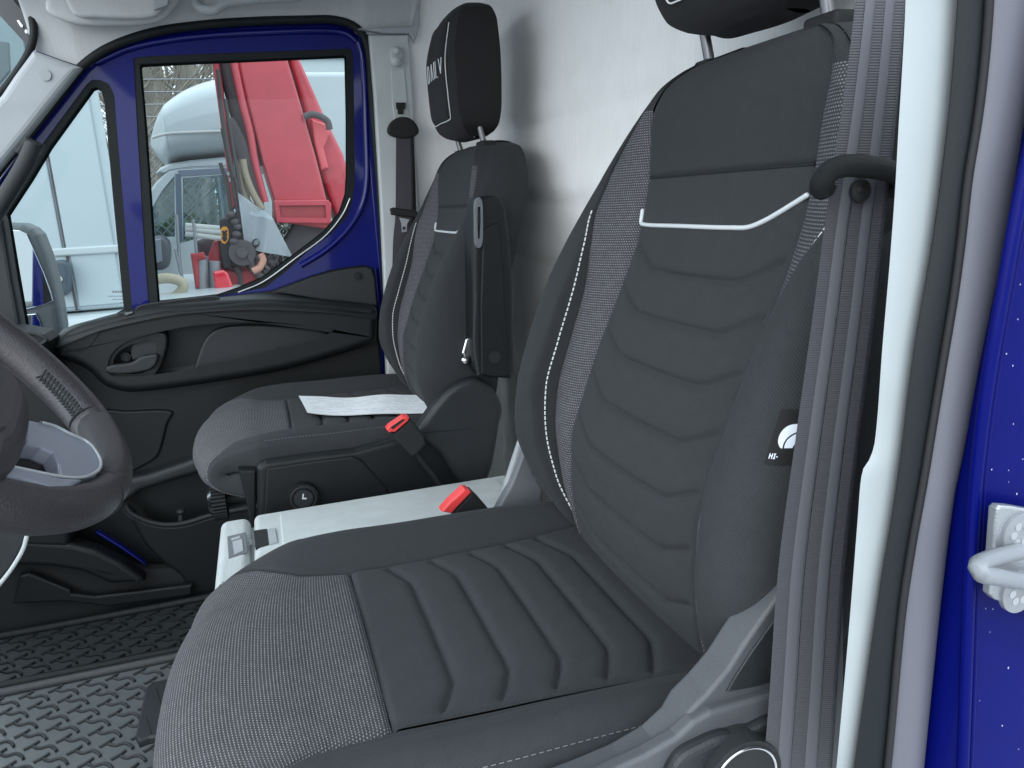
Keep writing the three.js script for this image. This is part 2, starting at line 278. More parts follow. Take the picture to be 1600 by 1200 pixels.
// ───────────────────────── passenger door ─────────────────────────
{
  const ZB = -2.085, ZG = -2.125;
  const t = thing('passenger_door', 'closed blue passenger door with black trim, pocket and armrest', 'van door', [0.03, FLOOR, -2.1]);
  const frame = [[-40, 330], [10, 262], [50, 206], [98, 148], [128, 108], [162, 82], [202, 64], [252, 50], [326, 41], [402, 36], [470, 33], [520, 34], [548, 42], [564, 58], [572, 80], [578, 155], [589, 300], [596, 416], [603, 600], [606, 940], [-40, 940]];
  const winO = [[201, 90], [206, 83], [240, 80], [400, 74], [545, 69], [555, 72], [558, 90], [560, 200], [561, 285], [557, 315], [548, 342], [522, 370], [487, 396], [450, 430], [418, 455], [340, 470], [226, 482], [219, 400], [207, 200]];
  const winI = [[213, 100], [217, 95], [300, 91], [400, 87], [540, 81], [545, 84], [547, 180], [547, 275], [545, 304], [535, 334], [510, 365], [464, 400], [410, 439], [372, 455], [340, 466], [243, 477], [236, 400], [222, 200]];
  const qO = [[128, 128], [140, 117], [157, 118], [176, 126], [186, 148], [190, 200], [205, 380], [214, 488], [150, 520], [28, 560], [-20, 560], [-30, 350], [30, 262], [70, 206]];
  const qI = [[138, 134], [146, 131], [156, 134], [163, 142], [168, 162], [180, 300], [198, 486], [150, 512], [84, 540], [36, 550], [33, 517], [16, 420], [2, 336], [40, 278], [70, 228]];
  part('door_frame', slab(frame, ZB, 0.07, { bevel: 0.010, seg: 4, holes: [winO, qO] }), M.blue, t);
  // raised inner lip of the pressed steel frame
  part('frame_lip', tube([[560, 66], [567, 90], [572, 200], [573, 285], [566, 320], [545, 356], [510, 390], [470, 415]].map(([u, v]) => PZ(u, v, ZB + 0.003)), 0.008, { n: 60 }), M.blue, t);
  part('frame_lip', tube([[150, 98], [200, 76], [260, 63], [330, 55], [420, 50], [500, 48], [540, 52], [556, 64]].map(([u, v]) => PZ(u, v, ZB + 0.003)), 0.008, { n: 60 }), M.blue, t);
  part('frame_lip', tube([[586, 420], [591, 470], [596, 560], [598, 620]].map(([u, v]) => PZ(u, v, ZB + 0.004)), 0.006, { n: 40 }), M.blue, t);
  part('window_seal', slab(winO, ZB - 0.002, 0.05, { bevel: 0.006, holes: [winI] }), M.rubber, t);
  part('window_seal', slab(qO, ZB - 0.002, 0.05, { bevel: 0.006, holes: [qI] }), M.rubber, t, 'black rubber seal of the quarter window');
  part('window_trim', tube([[547, 310], [536, 334], [510, 367], [464, 402], [410, 441], [372, 457]].map(([u, v]) => PZ(u, v, ZB + 0.0015)), 0.0022, { n: 60 }), M.steel, t);
  const glassShape = (pts) => { const g = new THREE.ShapeGeometry(new THREE.Shape(poly(pts, ZG))); g.translate(0, 0, ZG); return g; };
  part('window_pane', glassShape(winI.map(([u, v]) => [u + (u > 380 ? 5 : -5), v + (v > 300 ? 6 : -5)])), M.glass, t);
  const qp = part('quarter_pane', glassShape(qI.map(([u, v]) => [u + (u > 100 ? 4 : -4), v + (v > 300 ? 6 : -5)])), M.glass, t);
  // small illegible print low on the quarter glass
  const pr = []; seed = 21;
  [[456, 3.2, 19], [463, 1.4, 26], [468, 1.4, 24], [473, 1.2, 10]].forEach(([v, h, w], r) => { for (let u = 194 - w + r; u < 195; u += 4.3) if (rnd() > 0.15) pr.push(slab([[u, v - h / 2], [u + 3, v - h / 2 - 0.1], [u + 3.1, v + h / 2 - 0.1], [u, v + h / 2]], ZG + 0.004, 0.0008)); });
  part('glass_print', pr, S({ color: lin(0.18, 0.2, 0.22), roughness: 0.6 }), qp);
  // body seal around the opening
  part('door_seal', tube([[-40, 318], [0, 264], [25, 232], [50, 202], [95, 146], [126, 106], [160, 80], [200, 62], [250, 48], [325, 38], [400, 33], [470, 31], [522, 31], [552, 40], [568, 56], [576, 80], [582, 155], [594, 305], [601, 420], [607, 560], [609, 700]].map(([u, v]) => PZ(u, v, -2.066)), 0.0105, { n: 160 }), M.rubber, t);
  // inner trim
  const trimOut = [[60, 545], [84, 528], [100, 515], [150, 499], [200, 486], [226, 479], [300, 470], [340, 466], [425, 455], [487, 432], [520, 422], [548, 417], [572, 415], [583, 420], [587, 432], [591, 500], [598, 620], [598, 940], [30, 940], [30, 600]];
  part('door_trim', slab(trimOut, -2.060, 0.03, { bevel: 0.006 }), M.black, t);
  part('corner_panel', slab([[432, 456], [487, 434], [522, 424], [548, 419], [572, 417], [581, 421], [585, 433], [589, 478], [560, 474], [500, 468]], -2.052, 0.01, { bevel: 0.003 }), M.charcoal, t);
  part('screw', [disc(PZ(559, 431, -2.05), 0.011, 0.006), disc(PZ(559, 431, -2.046), 0.006, 0.006, 6)], M.blackDark, t);
  // armrest swelling with the hollow for handle and pocket
  const armOut = [[84, 542], [98, 522], [125, 508], [150, 501], [200, 488], [226, 482], [260, 477], [340, 470], [430, 466], [500, 470], [560, 476], [588, 481], [590, 520], [588, 534], [560, 546], [530, 556], [440, 581], [350, 597], [260, 610], [210, 615], [185, 613], [160, 603], [135, 580], [110, 568], [88, 560]];
  const hollow = [[152, 572], [156, 553], [166, 538], [182, 525], [200, 517], [245, 505], [290, 496], [340, 491], [400, 490], [470, 495], [500, 498], [526, 504], [538, 512], [535, 522], [520, 533], [490, 546], [440, 559], [350, 581], [260, 597], [195, 602], [170, 600], [156, 590]];
  const arm = part('armrest', slab(armOut, -2.0, 0.06, { bevel: 0.022, seg: 6, sm: 110, holes: [hollow], hsm: 90 }), M.black, t);
  // top ledge of the armrest running back to the window
  const tA = tabFn([84, 100, 150, 200, 245, 340, 425, 500, 560, 588], [531, 514, 498, 485, 476, 465, 457, 466, 474, 479]), tB = tabFn([84, 95, 125, 150, 200, 290, 400, 500, 588], [545, 541, 529, 519, 506, 490, 484, 488, 497]);
  part('armrest_top', grid(90, 10, (u, v) => { const x = 86 + u * 501, a = PZ(x, tA(x), -2.07), b = PZ(x, tB(x), -1.9915), k = Math.sin(v * Math.PI / 2); return V3(a.x + (b.x - a.x) * v, a.y + (b.y - a.y) * (1 - Math.cos(v * Math.PI / 2)), a.z + (b.z - a.z) * k); }, { fromEdge: true }), M.black, arm);
  part('armrest_groove', tube([[150, 520], [200, 507.5], [290, 491.5], [400, 485.5], [500, 489.5], [586, 498.5]].map(([u, v]) => PZ(u, v, -1.996)), 0.0014, { n: 80 }), M.blackDark, arm);
  part('armrest_groove', tube([[98, 540], [110, 547], [125, 548], [140, 540], [150, 527], [160, 515]].map(([u, v]) => PZ(u, v, -1.999)), 0.0014, { n: 40 }), M.blackDark, arm);
  // pull cup and switch on top
  const cup = [[216, 489], [214, 482], [222, 478], [250, 473], [300, 467], [330, 464], [340, 465], [342, 469], [330, 473], [290, 480], [240, 489], [222, 493]];
  part('pull_cup', tube(cup.map(([u, v]) => PZ(u, v, -2.03)), 0.003, { closed: true, n: 80 }), M.charcoal, t);
  part('pull_cup', slab(cup, -2.028, 0.004, { sm: 60 }), M.blackDark, t);
  part('window_switch', slab([[182, 494], [184, 490], [196, 487], [208, 486], [210, 489], [203, 492], [192, 496], [184, 498]], -2.006, 0.01, { bevel: 0.002 }), M.black, t);
  part('switch_rocker', slab([[194, 489], [207, 487], [208, 489], [196, 493]], -2.003, 0.006, { bevel: 0.001 }), M.greyPl, t);
  // inside the hollow
  part('pocket_panel', slab([[304, 580], [308, 560], [318, 534], [330, 519], [350, 511], [400, 508], [440, 510], [490, 515], [512, 521], [522, 529], [505, 537], [440, 557], [350, 580], [322, 584]], -2.040, 0.02, { bevel: 0.006, sm: 80 }), M.charcoal, t);
  part('screw_cap', disc(PZ(427, 542, -2.039), 0.009, 0.003), M.charcoal, t);
  const bez = [[158, 574], [163, 552], [180, 534], [210, 525], [245, 519], [258, 521], [262, 530], [258, 556], [248, 580], [236, 592], [200, 598], [172, 595], [160, 588]];
  const bezI = [[172, 570], [178, 552], [194, 539], [222, 530], [240, 529], [248, 540], [246, 560], [238, 577], [225, 586], [196, 588], [178, 584]];
  const dh = part('door_handle', slab(bez, -2.010, 0.045, { bevel: 0.006, sm: 80, holes: [bezI], hsm: 60 }), M.black, t);
  part('lever', slab([[164, 575], [172, 571], [206, 566], [218, 558], [232, 555], [246, 554], [247, 562], [238, 576], [214, 583], [178, 585], [165, 582]], -1.996, 0.018, { bevel: 0.006, sm: 60, seg: 4 }), M.charcoal, dh);
  part('bowl', slab([[206, 540], [216, 534], [244, 527], [254, 534], [250, 552], [232, 556], [214, 562], [207, 562]], -2.022, 0.01, { bevel: 0.003, sm: 40 }), M.charcoal, dh);
  part('screw', [disc(PZ(197, 557, -2.04), 0.011, 0.01), disc(PZ(197, 557, -2.034), 0.005, 0.006, 6)], M.charcoal, dh);
  // lower door: raised speaker field, pocket ledge and bin
  part('speaker_panel', slab([[140, 645], [200, 642], [270, 644], [262, 662], [255, 690], [245, 715], [225, 728], [190, 745], [150, 750]], -2.052, 0.012, { bevel: 0.006, sm: 60 }), M.black, t);
  part('pocket_ledge', slab([[180, 752], [230, 742], [290, 722], [340, 702], [420, 700], [420, 730], [330, 735], [270, 752], [220, 768], [190, 790]], -2.01, 0.06, { bevel: 0.014, seg: 4 }), M.charcoal, t);
  part('door_pocket', slab([[196, 792], [204, 802], [232, 816], [262, 821], [290, 818], [330, 806], [420, 790], [420, 960], [300, 960], [285, 905], [255, 880], [225, 850]], -1.985, 0.03, { bevel: 0.010, sm: 80 }), M.black, t);
  part('pocket_lip', tube([[196, 790], [204, 801], [232, 815], [262, 820], [290, 817], [330, 805], [420, 788]].map(([u, v]) => PZ(u, v, -1.985)), 0.007, { n: 60 }), M.charcoal, t);
  part('door_edge', slab([[150, 830], [160, 835], [190, 854], [228, 881], [227, 883], [188, 857], [150, 834]], -1.99, 0.02, { bevel: 0.002 }), M.blue, t, 'sliver of blue door edge low behind the steering wheel');
  { const g = thing('knob', 'small black peg inside the dark door pocket', 'knob', [0, 0, 0]); g.position.copy(PZ(283, 806, -2.01));
    part('stem', rod(PZ(283, 818, -2.0), PZ(283, 802, -2.0), 0.008, 0.006), M.charcoal, g); part('cap', ball(PZ(283, 799, -2.0), 0.012, 0.008, 0.012), M.charcoal, g); }
}
// B pillar on the passenger side
{
  const t = structG('side_pillar', [0.38, 1.9, -2.05], 'pale grey pillar trim behind the passenger door');
  part('pillar_trim', slab([[577, 54], [639, 54], [645, 130], [650, 220], [657, 330], [664, 460], [672, 640], [606, 640], [603, 500], [595, 320], [585, 150]], -2.035, 0.04, { bevel: 0.006 }), M.palePl, t);
  part('side_wall', rbox(0.36, 0.70, FLOOR, 2.34, -2.13, -2.062, 0.003), M.felt, t);
  part('rear_jamb', rbox(0.30, 0.40, FLOOR, 2.34, -2.16, -2.078, 0.003), M.blue, t);
  part('slot_panel', slab([[611, 108], [632, 108], [639, 178], [644, 215], [620, 215], [613, 160]], -2.032, 0.006, { bevel: 0.002 }), M.palePl, t);
  part('hook', [slab([[609, 84], [612, 74], [620, 71], [627, 75], [630, 88], [628, 99], [620, 103], [612, 98]], -2.022, 0.014, { bevel: 0.005, sm: 40 }), ball(PZ(619, 96, -2.018), 0.014, 0.012, 0.012), ball(PZ(620, 80, -2.018), 0.009, 0.009, 0.009)], M.palePl, t);
  part('height_button', slab([[619, 160], [634, 160], [633, 170], [630, 171], [630, 178], [622, 178], [622, 171], [620, 170]], -2.024, 0.012, { bevel: 0.001 }), M.blackDark, t);
}
{ const t = thing('seat_belt', 'charcoal seat belt on the pale pillar behind the passenger seat', 'seat belt', [0.39, 1.9, -2.0]);
  const L = [[619, 200], [618, 330], [614, 380], [612, 470]], R = [[646, 200], [650, 330], [646, 400], [640, 470]];
  part('webbing', strip(L, R, 205, 470, -1.995, { thick: 0.002, n: 30, m: 4 }), S({ color: lin(0.045, 0.042, 0.05), roughness: 0.6 }), t);
  const g = part('belt_guide', slab([[606, 205], [610, 192], [620, 184], [632, 182], [644, 186], [653, 197], [655, 206], [650, 212], [634, 216], [612, 212]], -1.985, 0.02, { bevel: 0.006, sm: 50, holes: [[[613, 206], [620, 201], [642, 201], [648, 207], [630, 206]]] }), M.blackDark, t);
  part('guide_slot', slab([[613, 206], [618, 200], [644, 200], [649, 207], [646, 209], [617, 209]], -1.987, 0.004), M.steel, g);
  part('belt_stop', slab([[610, 326], [615, 324], [652, 330], [655, 336], [651, 340], [612, 336]], -1.985, 0.016, { bevel: 0.004 }), M.blackDark, t);
  part('tongue', slab([[624, 340], [640, 343], [636, 350], [636, 362], [628, 363], [627, 349]], -1.98, 0.003, { holes: [[[629, 354], [634, 354], [634, 359], [629, 359]]] }), M.steel, t); }
// ───────────────────────── the two seats ─────────────────────────
// one set of shapes, measured on the driver's seat (world metres), used by both seats
const ZC = -0.72, SO = [0.13, FLOOR, ZC];
const YS = [1.30, 1.34, 1.39, 1.45, 1.504, 1.564, 1.634, 1.69, 1.73, 1.766, 1.80, 1.835, 1.865, 1.885, 1.897];
const T = (a) => tabFn(YS, a);
const bp = T([.150, .150, .150, .150, .150, .150, .150, .150, .150, .150, .152, .156, .146, .110, .050]);
const bxp = T([.362, .352, .346, .348, .365, .388, .420, .444, .455, .461, .464, .469, .480, .498, .530]);
const bs = T([.156, .168, .186, .199, .205, .206, .207, .212, .226, .226, .212, .187, .158, .118, .055]);
const bxs = T([.378, .366, .352, .347, .353, .372, .396, .408, .423, .442, .456, .470, .484, .502, .532]);
const bxn = T([.380, .346, .326, .316, .318, .338, .367, .397, .420, .440, .455, .469, .483, .502, .532]);
const br = T([.200, .225, .243, .250, .250, .250, .250, .249, .247, .241, .226, .202, .168, .126, .060]);
const bxr = T([.384, .352, .322, .307, .313, .331, .360, .391, .417, .440, .461, .484, .502, .518, .543]);
const bo = T([.220, .250, .268, .278, .278, .275, .270, .266, .260, .250, .236, .212, .178, .134, .065]);
const bxo = T([.420, .390, .366, .356, .360, .377, .402, .428, .449, .467, .486, .506, .520, .534, .552]);
const bxb = T([.440, .445, .450, .458, .466, .478, .495, .512, .526, .538, .550, .560, .567, .571, .568]);
const sst = (a, b, x) => { const t = Math.max(0, Math.min(1, (x - a) / (b - a))); return t * t * (3 - 2 * t); };
const edgeFade = (e) => 1 - sst(0.90, 0.985, e);
const CREASE = [1.663, 1.615, 1.566, 1.512, 1.458, 1.403, 1.345];
const creaseY = (y0, hw) => { const h = Math.abs(hw) - 0.085; return y0 + (h > 0 ? 0.023 * Math.pow(h / 0.06, 1.15) : 0) - 0.003 * Math.cos(hw / 0.085); };
function tuck(d, w, a) { return d < w ? a * (1 - d / w) * (1 - d / w) : 0; }
function panelX(y, hw) {
  let x = bxp(y); const e = Math.abs(hw) / bp(y);
  x -= 0.004 * (1 - e * e);
  for (const y0 of CREASE) { const d = y - creaseY(y0, hw); if (Math.abs(d) < 0.03) x += edgeFade(e) * 0.0082 * Math.exp(-Math.abs(d) / 0.0038) * (d > 0 ? 1 : Math.exp(d / 0.02)); }
  x += tuck(bp(y) - Math.abs(hw), 0.006, 0.005); return x;
}
const G = {};
G.panel = grid(70, 250, (u, v) => { const y = 1.31 + v * (1.766 - 1.31), hw = (2 * u - 1) * bp(y); return V3(panelX(y, hw) + tuck(1.766 - y, 0.006, 0.004), y, ZC + hw); });
G.headPanel = grid(50, 60, (u, v) => { const y = 1.766 + v * (1.897 - 1.766), hw = (2 * u - 1) * bp(y), e = 2 * u - 1; return V3(bxp(y) - 0.007 * (1 - e * e) * (1 - v * v) + tuck(y - 1.766, 0.007, 0.005) + tuck(bp(y) - Math.abs(hw), 0.006, 0.004), y, ZC + hw); });
function sidePatch(s, y0, y1, nv) { return grid(14, nv, (u, v) => { const y = y0 + v * (y1 - y0), hw = bp(y) + u * (bs(y) - bp(y)), x = bxp(y) + u * (bxs(y) - bxp(y)) - 0.006 * Math.sin(Math.PI * u) + (y < 1.84 ? tuck(Math.min(u, 1 - u) * 0.055, 0.006, 0.004) : 0); return V3(x, y, ZC + s * hw); }); }
function bolster(s) {
  const tip = [1.30, 1.897];
  return grid(44, 110, (u, v) => {
    const y = tip[0] + v * (tip[1] - tip[0]), z = (h) => h;
    const c = new THREE.CatmullRomCurve3([V3(bs(y) + 0.001, 0, bxs(y) + 0.004), V3(bs(y) + 0.002, 0, bxs(y) * 0.55 + bxn(y) * 0.45), V3(bs(y) + Math.min(0.005, (br(y) - bs(y)) * 0.3), 0, bxn(y) - 0.001), V3(bs(y) * 0.35 + br(y) * 0.65, 0, Math.min(bxn(y), bxr(y)) * 0.7 + bxr(y) * 0.3 - 0.003), V3(br(y), 0, bxr(y)), V3(br(y) * 0.35 + bo(y) * 0.65, 0, bxr(y) * 0.6 + bxo(y) * 0.4), V3(bo(y), 0, bxo(y) + 0.012), V3(bo(y) - 0.004, 0, (bxo(y) + bxb(y)) / 2 + 0.01), V3(bo(y) - 0.03 * Math.min(1, bo(y) / 0.15), 0, bxb(y) + 0.018)], false, 'centripetal');
    const p = c.getPoint(u); return V3(p.z, y, ZC + s * p.x);
  });
}
G.meshL = sidePatch(-1, 1.31, 1.845, 90); G.meshR = sidePatch(1, 1.31, 1.845, 90);
G.topL = sidePatch(-1, 1.845, 1.897, 16); G.topR = sidePatch(1, 1.845, 1.897, 16);
G.bolL = bolster(-1); G.bolR = bolster(1);
G.back = grid(20, 40, (u, v) => { const y = 1.30 + v * 0.597, h = bo(y) - 0.03 * Math.min(1, bo(y) / 0.15); return V3(bxb(y) + 0.018 + 0.004 * Math.sin(Math.PI * u), y, ZC + (2 * u - 1) * h); });
{ // rounded top cap across the shoulders
  G.cap = grid(20, 6, (u, v) => { const h = bo(1.897) - 0.005, x0 = bxp(1.897), x1 = bxb(1.897) + 0.018; return V3(x0 + (x1 - x0) * v, 1.897 + 0.004 * Math.sin(Math.PI * v), ZC + (2 * u - 1) * h); });
}
// seam thread
function dashes(fn, n, len, w, skip = 0.38) {
  const out = []; let acc = 0, prev = fn(0), start = prev.clone(), on = true;
  const K = n * 12; let segStart = prev.clone();
  for (let i = 1; i <= K; i++) { const p = fn(i / K); acc += p.distanceTo(prev); prev = p; if (on && acc >= len) { out.push(rod(segStart, p, w, w, 5)); on = false; acc = 0; } else if (!on && acc >= len * skip) { on = true; acc = 0; segStart = p.clone(); } }
  return out;
}
G.thread = []; for (const s of [-1, 1]) {
  G.thread.push(...dashes((t) => { const y = 1.325 + t * 0.405; return V3(bxs(y) * 0.62 + bxn(y) * 0.38 - 0.0012, y, ZC + s * (bs(y) + 0.0018)); }, 70, 0.0044, 0.0011));
}
G.thread = merge(G.thread);
G.piping = (() => {                                             // the pale strip across the panel
  const path = [[-0.149, 1.728], [-0.146, 1.7135], [-0.138, 1.712], [-0.05, 1.7115], [0.05, 1.7115], [0.078, 1.7125], [0.10, 1.7185], [0.135, 1.7335], [0.149, 1.740]];
  const pp = path.map(([h, y]) => V3(panelX(y, h * 0.95) - 0.0008, y, ZC + h)); return merge([tube(pp, 0.0025, { n: 90, rs: 8 }), ball(pp[0], 0.0025), ball(pp[pp.length - 1], 0.0025)]);
})();
G.seamLine = tube(Array.from({ length: 13 }, (_, i) => { const h = -0.148 + i * 0.0247; return V3(bxp(1.766) - 0.004 * (1 - (h / 0.15) ** 2) + 0.003, 1.766, ZC + h); }), 0.0016, { n: 50, rs: 6 });
// cushion: profile along the seat (x, y), nose to back
const cpts = [[0.05, 1.236], [-0.03, 1.233], [-0.085, 1.238], [-0.122, 1.250], [-0.140, 1.272], [-0.135, 1.296], [-0.112, 1.314], [-0.076, 1.325], [-0.03, 1.330], [0.0, 1.328], [0.06, 1.324], [0.13, 1.321], [0.22, 1.320], [0.32, 1.316], [0.40, 1.305], [0.46, 1.285]];
const ccurve = new THREE.CatmullRomCurve3(cpts.map(([x, y]) => V3(x, y, 0)), false, 'centripetal'); ccurve.arcLengthDivisions = 600;
const CL = ccurve.getLength();
const ctab = Array.from({ length: 401 }, (_, i) => { const u = i / 400, p = ccurve.getPointAt(u), t = ccurve.getTangentAt(u); return { x: p.x, y: p.y, nx: -t.y, ny: t.x }; });
function cprof(s) { const f = Math.max(0, Math.min(1, s)) * 400, i = Math.min(399, Math.floor(f)), k = f - i, a = ctab[i], b = ctab[i + 1]; return { x: a.x + (b.x - a.x) * k, y: a.y + (b.y - a.y) * k, nx: a.nx + (b.nx - a.nx) * k, ny: a.ny + (b.ny - a.ny) * k }; }
let S_SEAM = 0; for (let i = 0; i < 400; i++) if (ctab[i].x < 0.06) S_SEAM = i / 400;
const aHW = tabFn([0, .155, .190, .215, .238, .256, .285, .335, .36], [0, .155, .188, .212, .233, .246, .250, .246, .225]);
const aOF = tabFn([0, .155, .190, .215, .238, .256, .285, .335, .36], [0, .000, .017, .027, .021, .002, -.026, -.062, -.072]);
const AMAX = 0.36;
function cush(s, a, sg, dip = 0) {
  const p = cprof(s), top = sst(0.02, 0.42, p.x + 0.16), hw = aHW(a) * (1 - 0.10 * Math.pow(1 - sst(-0.15, -0.02, p.x), 1.5)) * 1;
  let of = aOF(a); if (of > 0) of *= 0.25 + 0.75 * sst(-0.12, 0.08, p.x); else of *= 0.45 + 0.55 * sst(-0.14, -0.02, p.x);
  const pl = Math.pow(Math.min(1, aHW(a) / 0.25), 4) * 0 + 0.052 * Math.pow(hw / 0.245, 2.5) * (1 - sst(-0.12, 0.08, p.x));
  const q = of - dip;
  return V3(p.x + p.nx * q + pl, p.y + p.ny * q, ZC + sg * hw);
}
const INS = (x) => tabFn([0.0, 0.06, 0.25, 0.34, 0.46], [.15, .150, .158, .172, .19])(x);
const BND = (s) => { const p = cprof(s); return p.y < 1.285 && p.x < -0.05 ? 0.240 : tabFn([-0.145, -0.12, -0.08, -0.04, 0.0, 0.06], [.240, .230, .203, .176, .160, .151])(p.x); };
const CC = [0.122, 0.176, 0.228, 0.278, 0.325];
function insertDip(x, hw) {
  let d = 0; for (const x0 of CC) { const h = Math.abs(hw) - 0.098, xx = x0 - (h > 0 ? 0.024 * Math.pow(h / 0.055, 1.2) : 0) + 0.003 * Math.cos(hw / 0.1), e = x - xx; if (Math.abs(e) < 0.03) d += 0.0075 * Math.exp(-Math.abs(e) / 0.0046) * (1 - sst(0.92, 0.99, Math.abs(hw) / INS(x))); }
  return d;
}
const aOfHW = (hw) => hw;                                        // the insert is flat enough for a = half width
G.insert = grid(80, 200, (u, v) => { const s = S_SEAM + v * (1 - S_SEAM), p = cprof(s), w = INS(p.x), hw = (2 * u - 1) * w; return cush(s, Math.abs(hw), Math.sign(hw) || 1, insertDip(p.x, hw) + 0.003 * (1 - (hw / w) ** 2) - 0.004 + tuck(w - Math.abs(hw), 0.008, 0.006) + tuck((s - S_SEAM) * CL, 0.007, 0.005)); });
G.front = grid(80, 110, (u, v) => { const s = v * S_SEAM, w = BND(s), e = 2 * u - 1, a = Math.abs(e) * w; return cush(s, a, Math.sign(e) || 1, -0.004 * (1 - e * e) + tuck(w - a, 0.006, 0.004) + tuck((S_SEAM - s) * CL, 0.007, 0.005)); });
const cBol = (sg) => grid(46, 160, (u, v) => { const s = v, p = cprof(s), w = s < S_SEAM ? BND(s) : INS(p.x), a = w + u * (AMAX - w); return cush(s, a, sg, tuck(a - w, 0.007, 0.006) + tuck(Math.abs(a - 0.243), 0.005, 0.002)); });
G.cbL = cBol(-1); G.cbR = cBol(1);
G.cThread = merge([-1, 1].flatMap((sg) => dashes((t) => { const s = 0.42 + t * 0.55; return cush(s, 0.2445, sg, -0.0006); }, 130, 0.0036, 0.00045, 0.7).concat(dashes((t) => { const s = 0.10 + t * 0.20; return cush(s, BND(s) + 0.006, sg, -0.001); }, 40, 0.003, 0.0005, 0.6))));
// headrest
const HY = [1.900, 1.907, 1.925, 1.96, 2.05, 2.12, 2.145, 2.158, 2.163];
const hW = tabFn(HY, [.06, .085, .112, .124, .128, .116, .102, .080, .045]), hF = tabFn(HY, [.482, .466, .452, .443, .441, .456, .470, .486, .508]), hB = tabFn(HY, [.53, .542, .548, .551, .553, .553, .549, .545, .54]);
const hfront = (y, e) => hF(y) + 0.013 * Math.pow(Math.abs(e), 3);
G.headFace = grid(40, 60, (u, v) => { const y = 1.934 + v * (2.136 - 1.934), e = (2 * u - 1) * 0.70 * (1 - 0.10 * Math.pow(2 * v - 1, 6)); return V3(hfront(y, e) - 0.003 + tuck(Math.min(u, 1 - u) * 0.18, 0.008, 0.006) + tuck(Math.min(v, 1 - v) * 0.2, 0.008, 0.006), y, ZC + e * hW(y)); });
G.headRim = grid(60, 70, (u, v) => { const y = 1.900 + v * 0.263, e = 2 * u - 1; return V3(hfront(y, e) + 0.0005, y, ZC + e * hW(y)); });
G.headSide = ([-1, 1].map((sg) => grid(14, 70, (u, v) => { const y = 1.900 + v * 0.263, x0 = hfront(y, 1) + 0.0005, x1 = hB(y); return V3(x0 + (x1 - x0) * u, y, ZC + sg * (hW(y) + 0.004 * Math.sin(Math.PI * u * 0.6) - 0.012 * Math.pow(u, 3))); })));
G.headBack = grid(20, 70, (u, v) => { const y = 1.900 + v * 0.263, e = 2 * u - 1; return V3(hB(y) + 0.008 * (1 - e * e), y, ZC + e * (hW(y) - 0.012)); });
G.headCap = ([[1.900, -1], [2.163, 1]].map(([y, d]) => grid(12, 8, (u, v) => { const e = 2 * u - 1, x0 = hfront(y, e), x1 = hB(y) + 0.008 * (1 - e * e); return V3(x0 + (x1 - x0) * v, y + d * 0.003 * Math.sin(Math.PI * v), ZC + e * (hW(y) - 0.012 * v * v * v)); })));
G.headThread = tube([[-0.69, 1.945], [-0.66, 1.936], [-0.5, 1.933], [0, 1.933], [0.5, 1.933], [0.66, 1.936], [0.70, 1.946], [0.705, 1.98], [0.705, 2.05], [0.70, 2.12]].map(([e, y]) => V3(hfront(y, e) - 0.0018, y, ZC + e * hW(y))), 0.0011, { n: 120, rs: 5 });
G.post = [-0.098, 0.098].map((dz) => rod(V3(0.517, 1.875, ZC + dz), V3(0.505, 1.93, ZC + dz), 0.0062));
G.collar = [-0.098, 0.098].map((dz, i) => rbox(0.501, 0.531, 1.882, i ? 1.897 : 1.892, ZC + dz - (i ? 0.022 : 0.015), ZC + dz + (i ? 0.024 : 0.015), 0.005));
// springs and frame beneath the cushion
G.pan = rbox(-0.02, 0.44, 1.12, 1.285, ZC - 0.205, ZC + 0.205, 0.02);
G.plinth = rbox(0.02, 0.42, FLOOR, 1.14, ZC - 0.2, ZC + 0.2, 0.02);

function makeSeat(name, label) {
  const t = thing(name, label, 'seat', SO, 'van seats'); delete t.userData.group;
  const add = (n, g, m, par = t, l) => { const o = new THREE.Mesh(g, m); o.name = n; if (l) o.userData.label = l; if (par === t) g.__moved || (g.translate(-SO[0], -SO[1], -SO[2]), g.__moved = true); else if (!g.__moved) { g.translate(-SO[0], -SO[1], -SO[2]); g.__moved = true; } par.add(o); return fin(o); };
  const br_ = add('backrest', G.panel, M.cloth);
  add('head_panel', G.headPanel, M.clothSide, br_); add('backrest_piping', G.piping, M.piping, br_, 'pale grey strip across the backrest'); add('seam', G.seamLine, M.blackDark, br_);
  add('speckled_strip', G.meshL, M.mesh, br_); add('speckled_strip', G.meshR, M.mesh, br_);
  add('side_bolster', G.bolL, M.clothSide, br_); add('side_bolster', G.bolR, M.clothSide, br_);
  add('shoulder', G.topL, M.clothSide, br_); add('shoulder', G.topR, M.clothSide, br_);
  add('back_cover', merge([G.back.clone(), G.cap.clone()]), M.clothBlack, br_);
  const st = add('stitching', G.thread, M.thread, br_); st.userData.kind = 'stuff';
  const cu = add('cushion', G.insert, M.cloth);
  add('speckled_front', G.front, M.mesh, cu, 'speckled grey fabric over the front of the cushion'); add('side_bolster', G.cbL, M.clothSide, cu); add('side_bolster', G.cbR, M.clothSide, cu);
  const ct = add('stitching', G.cThread, M.threadGrey, cu); ct.userData.kind = 'stuff';
  const he = add('headrest', G.headRim, M.clothBlack);
  add('face_panel', G.headFace, M.clothBlack, he); for (const g of G.headSide) add('gusset', g, M.clothBlack, he); add('back_cover', G.headBack, M.clothBlack, he); for (const g of G.headCap) add('headrest_cap', g, M.clothBlack, he); add('stitching', G.headThread, M.thread, he);
  for (const g of G.post) add('headrest_post', g, M.postMetal); for (const g of G.collar) add('post_collar', g, M.blackDark);
  add('seat_pan', G.pan, M.blackDark); add('plinth', G.plinth, M.blackDark);
  return t;
}
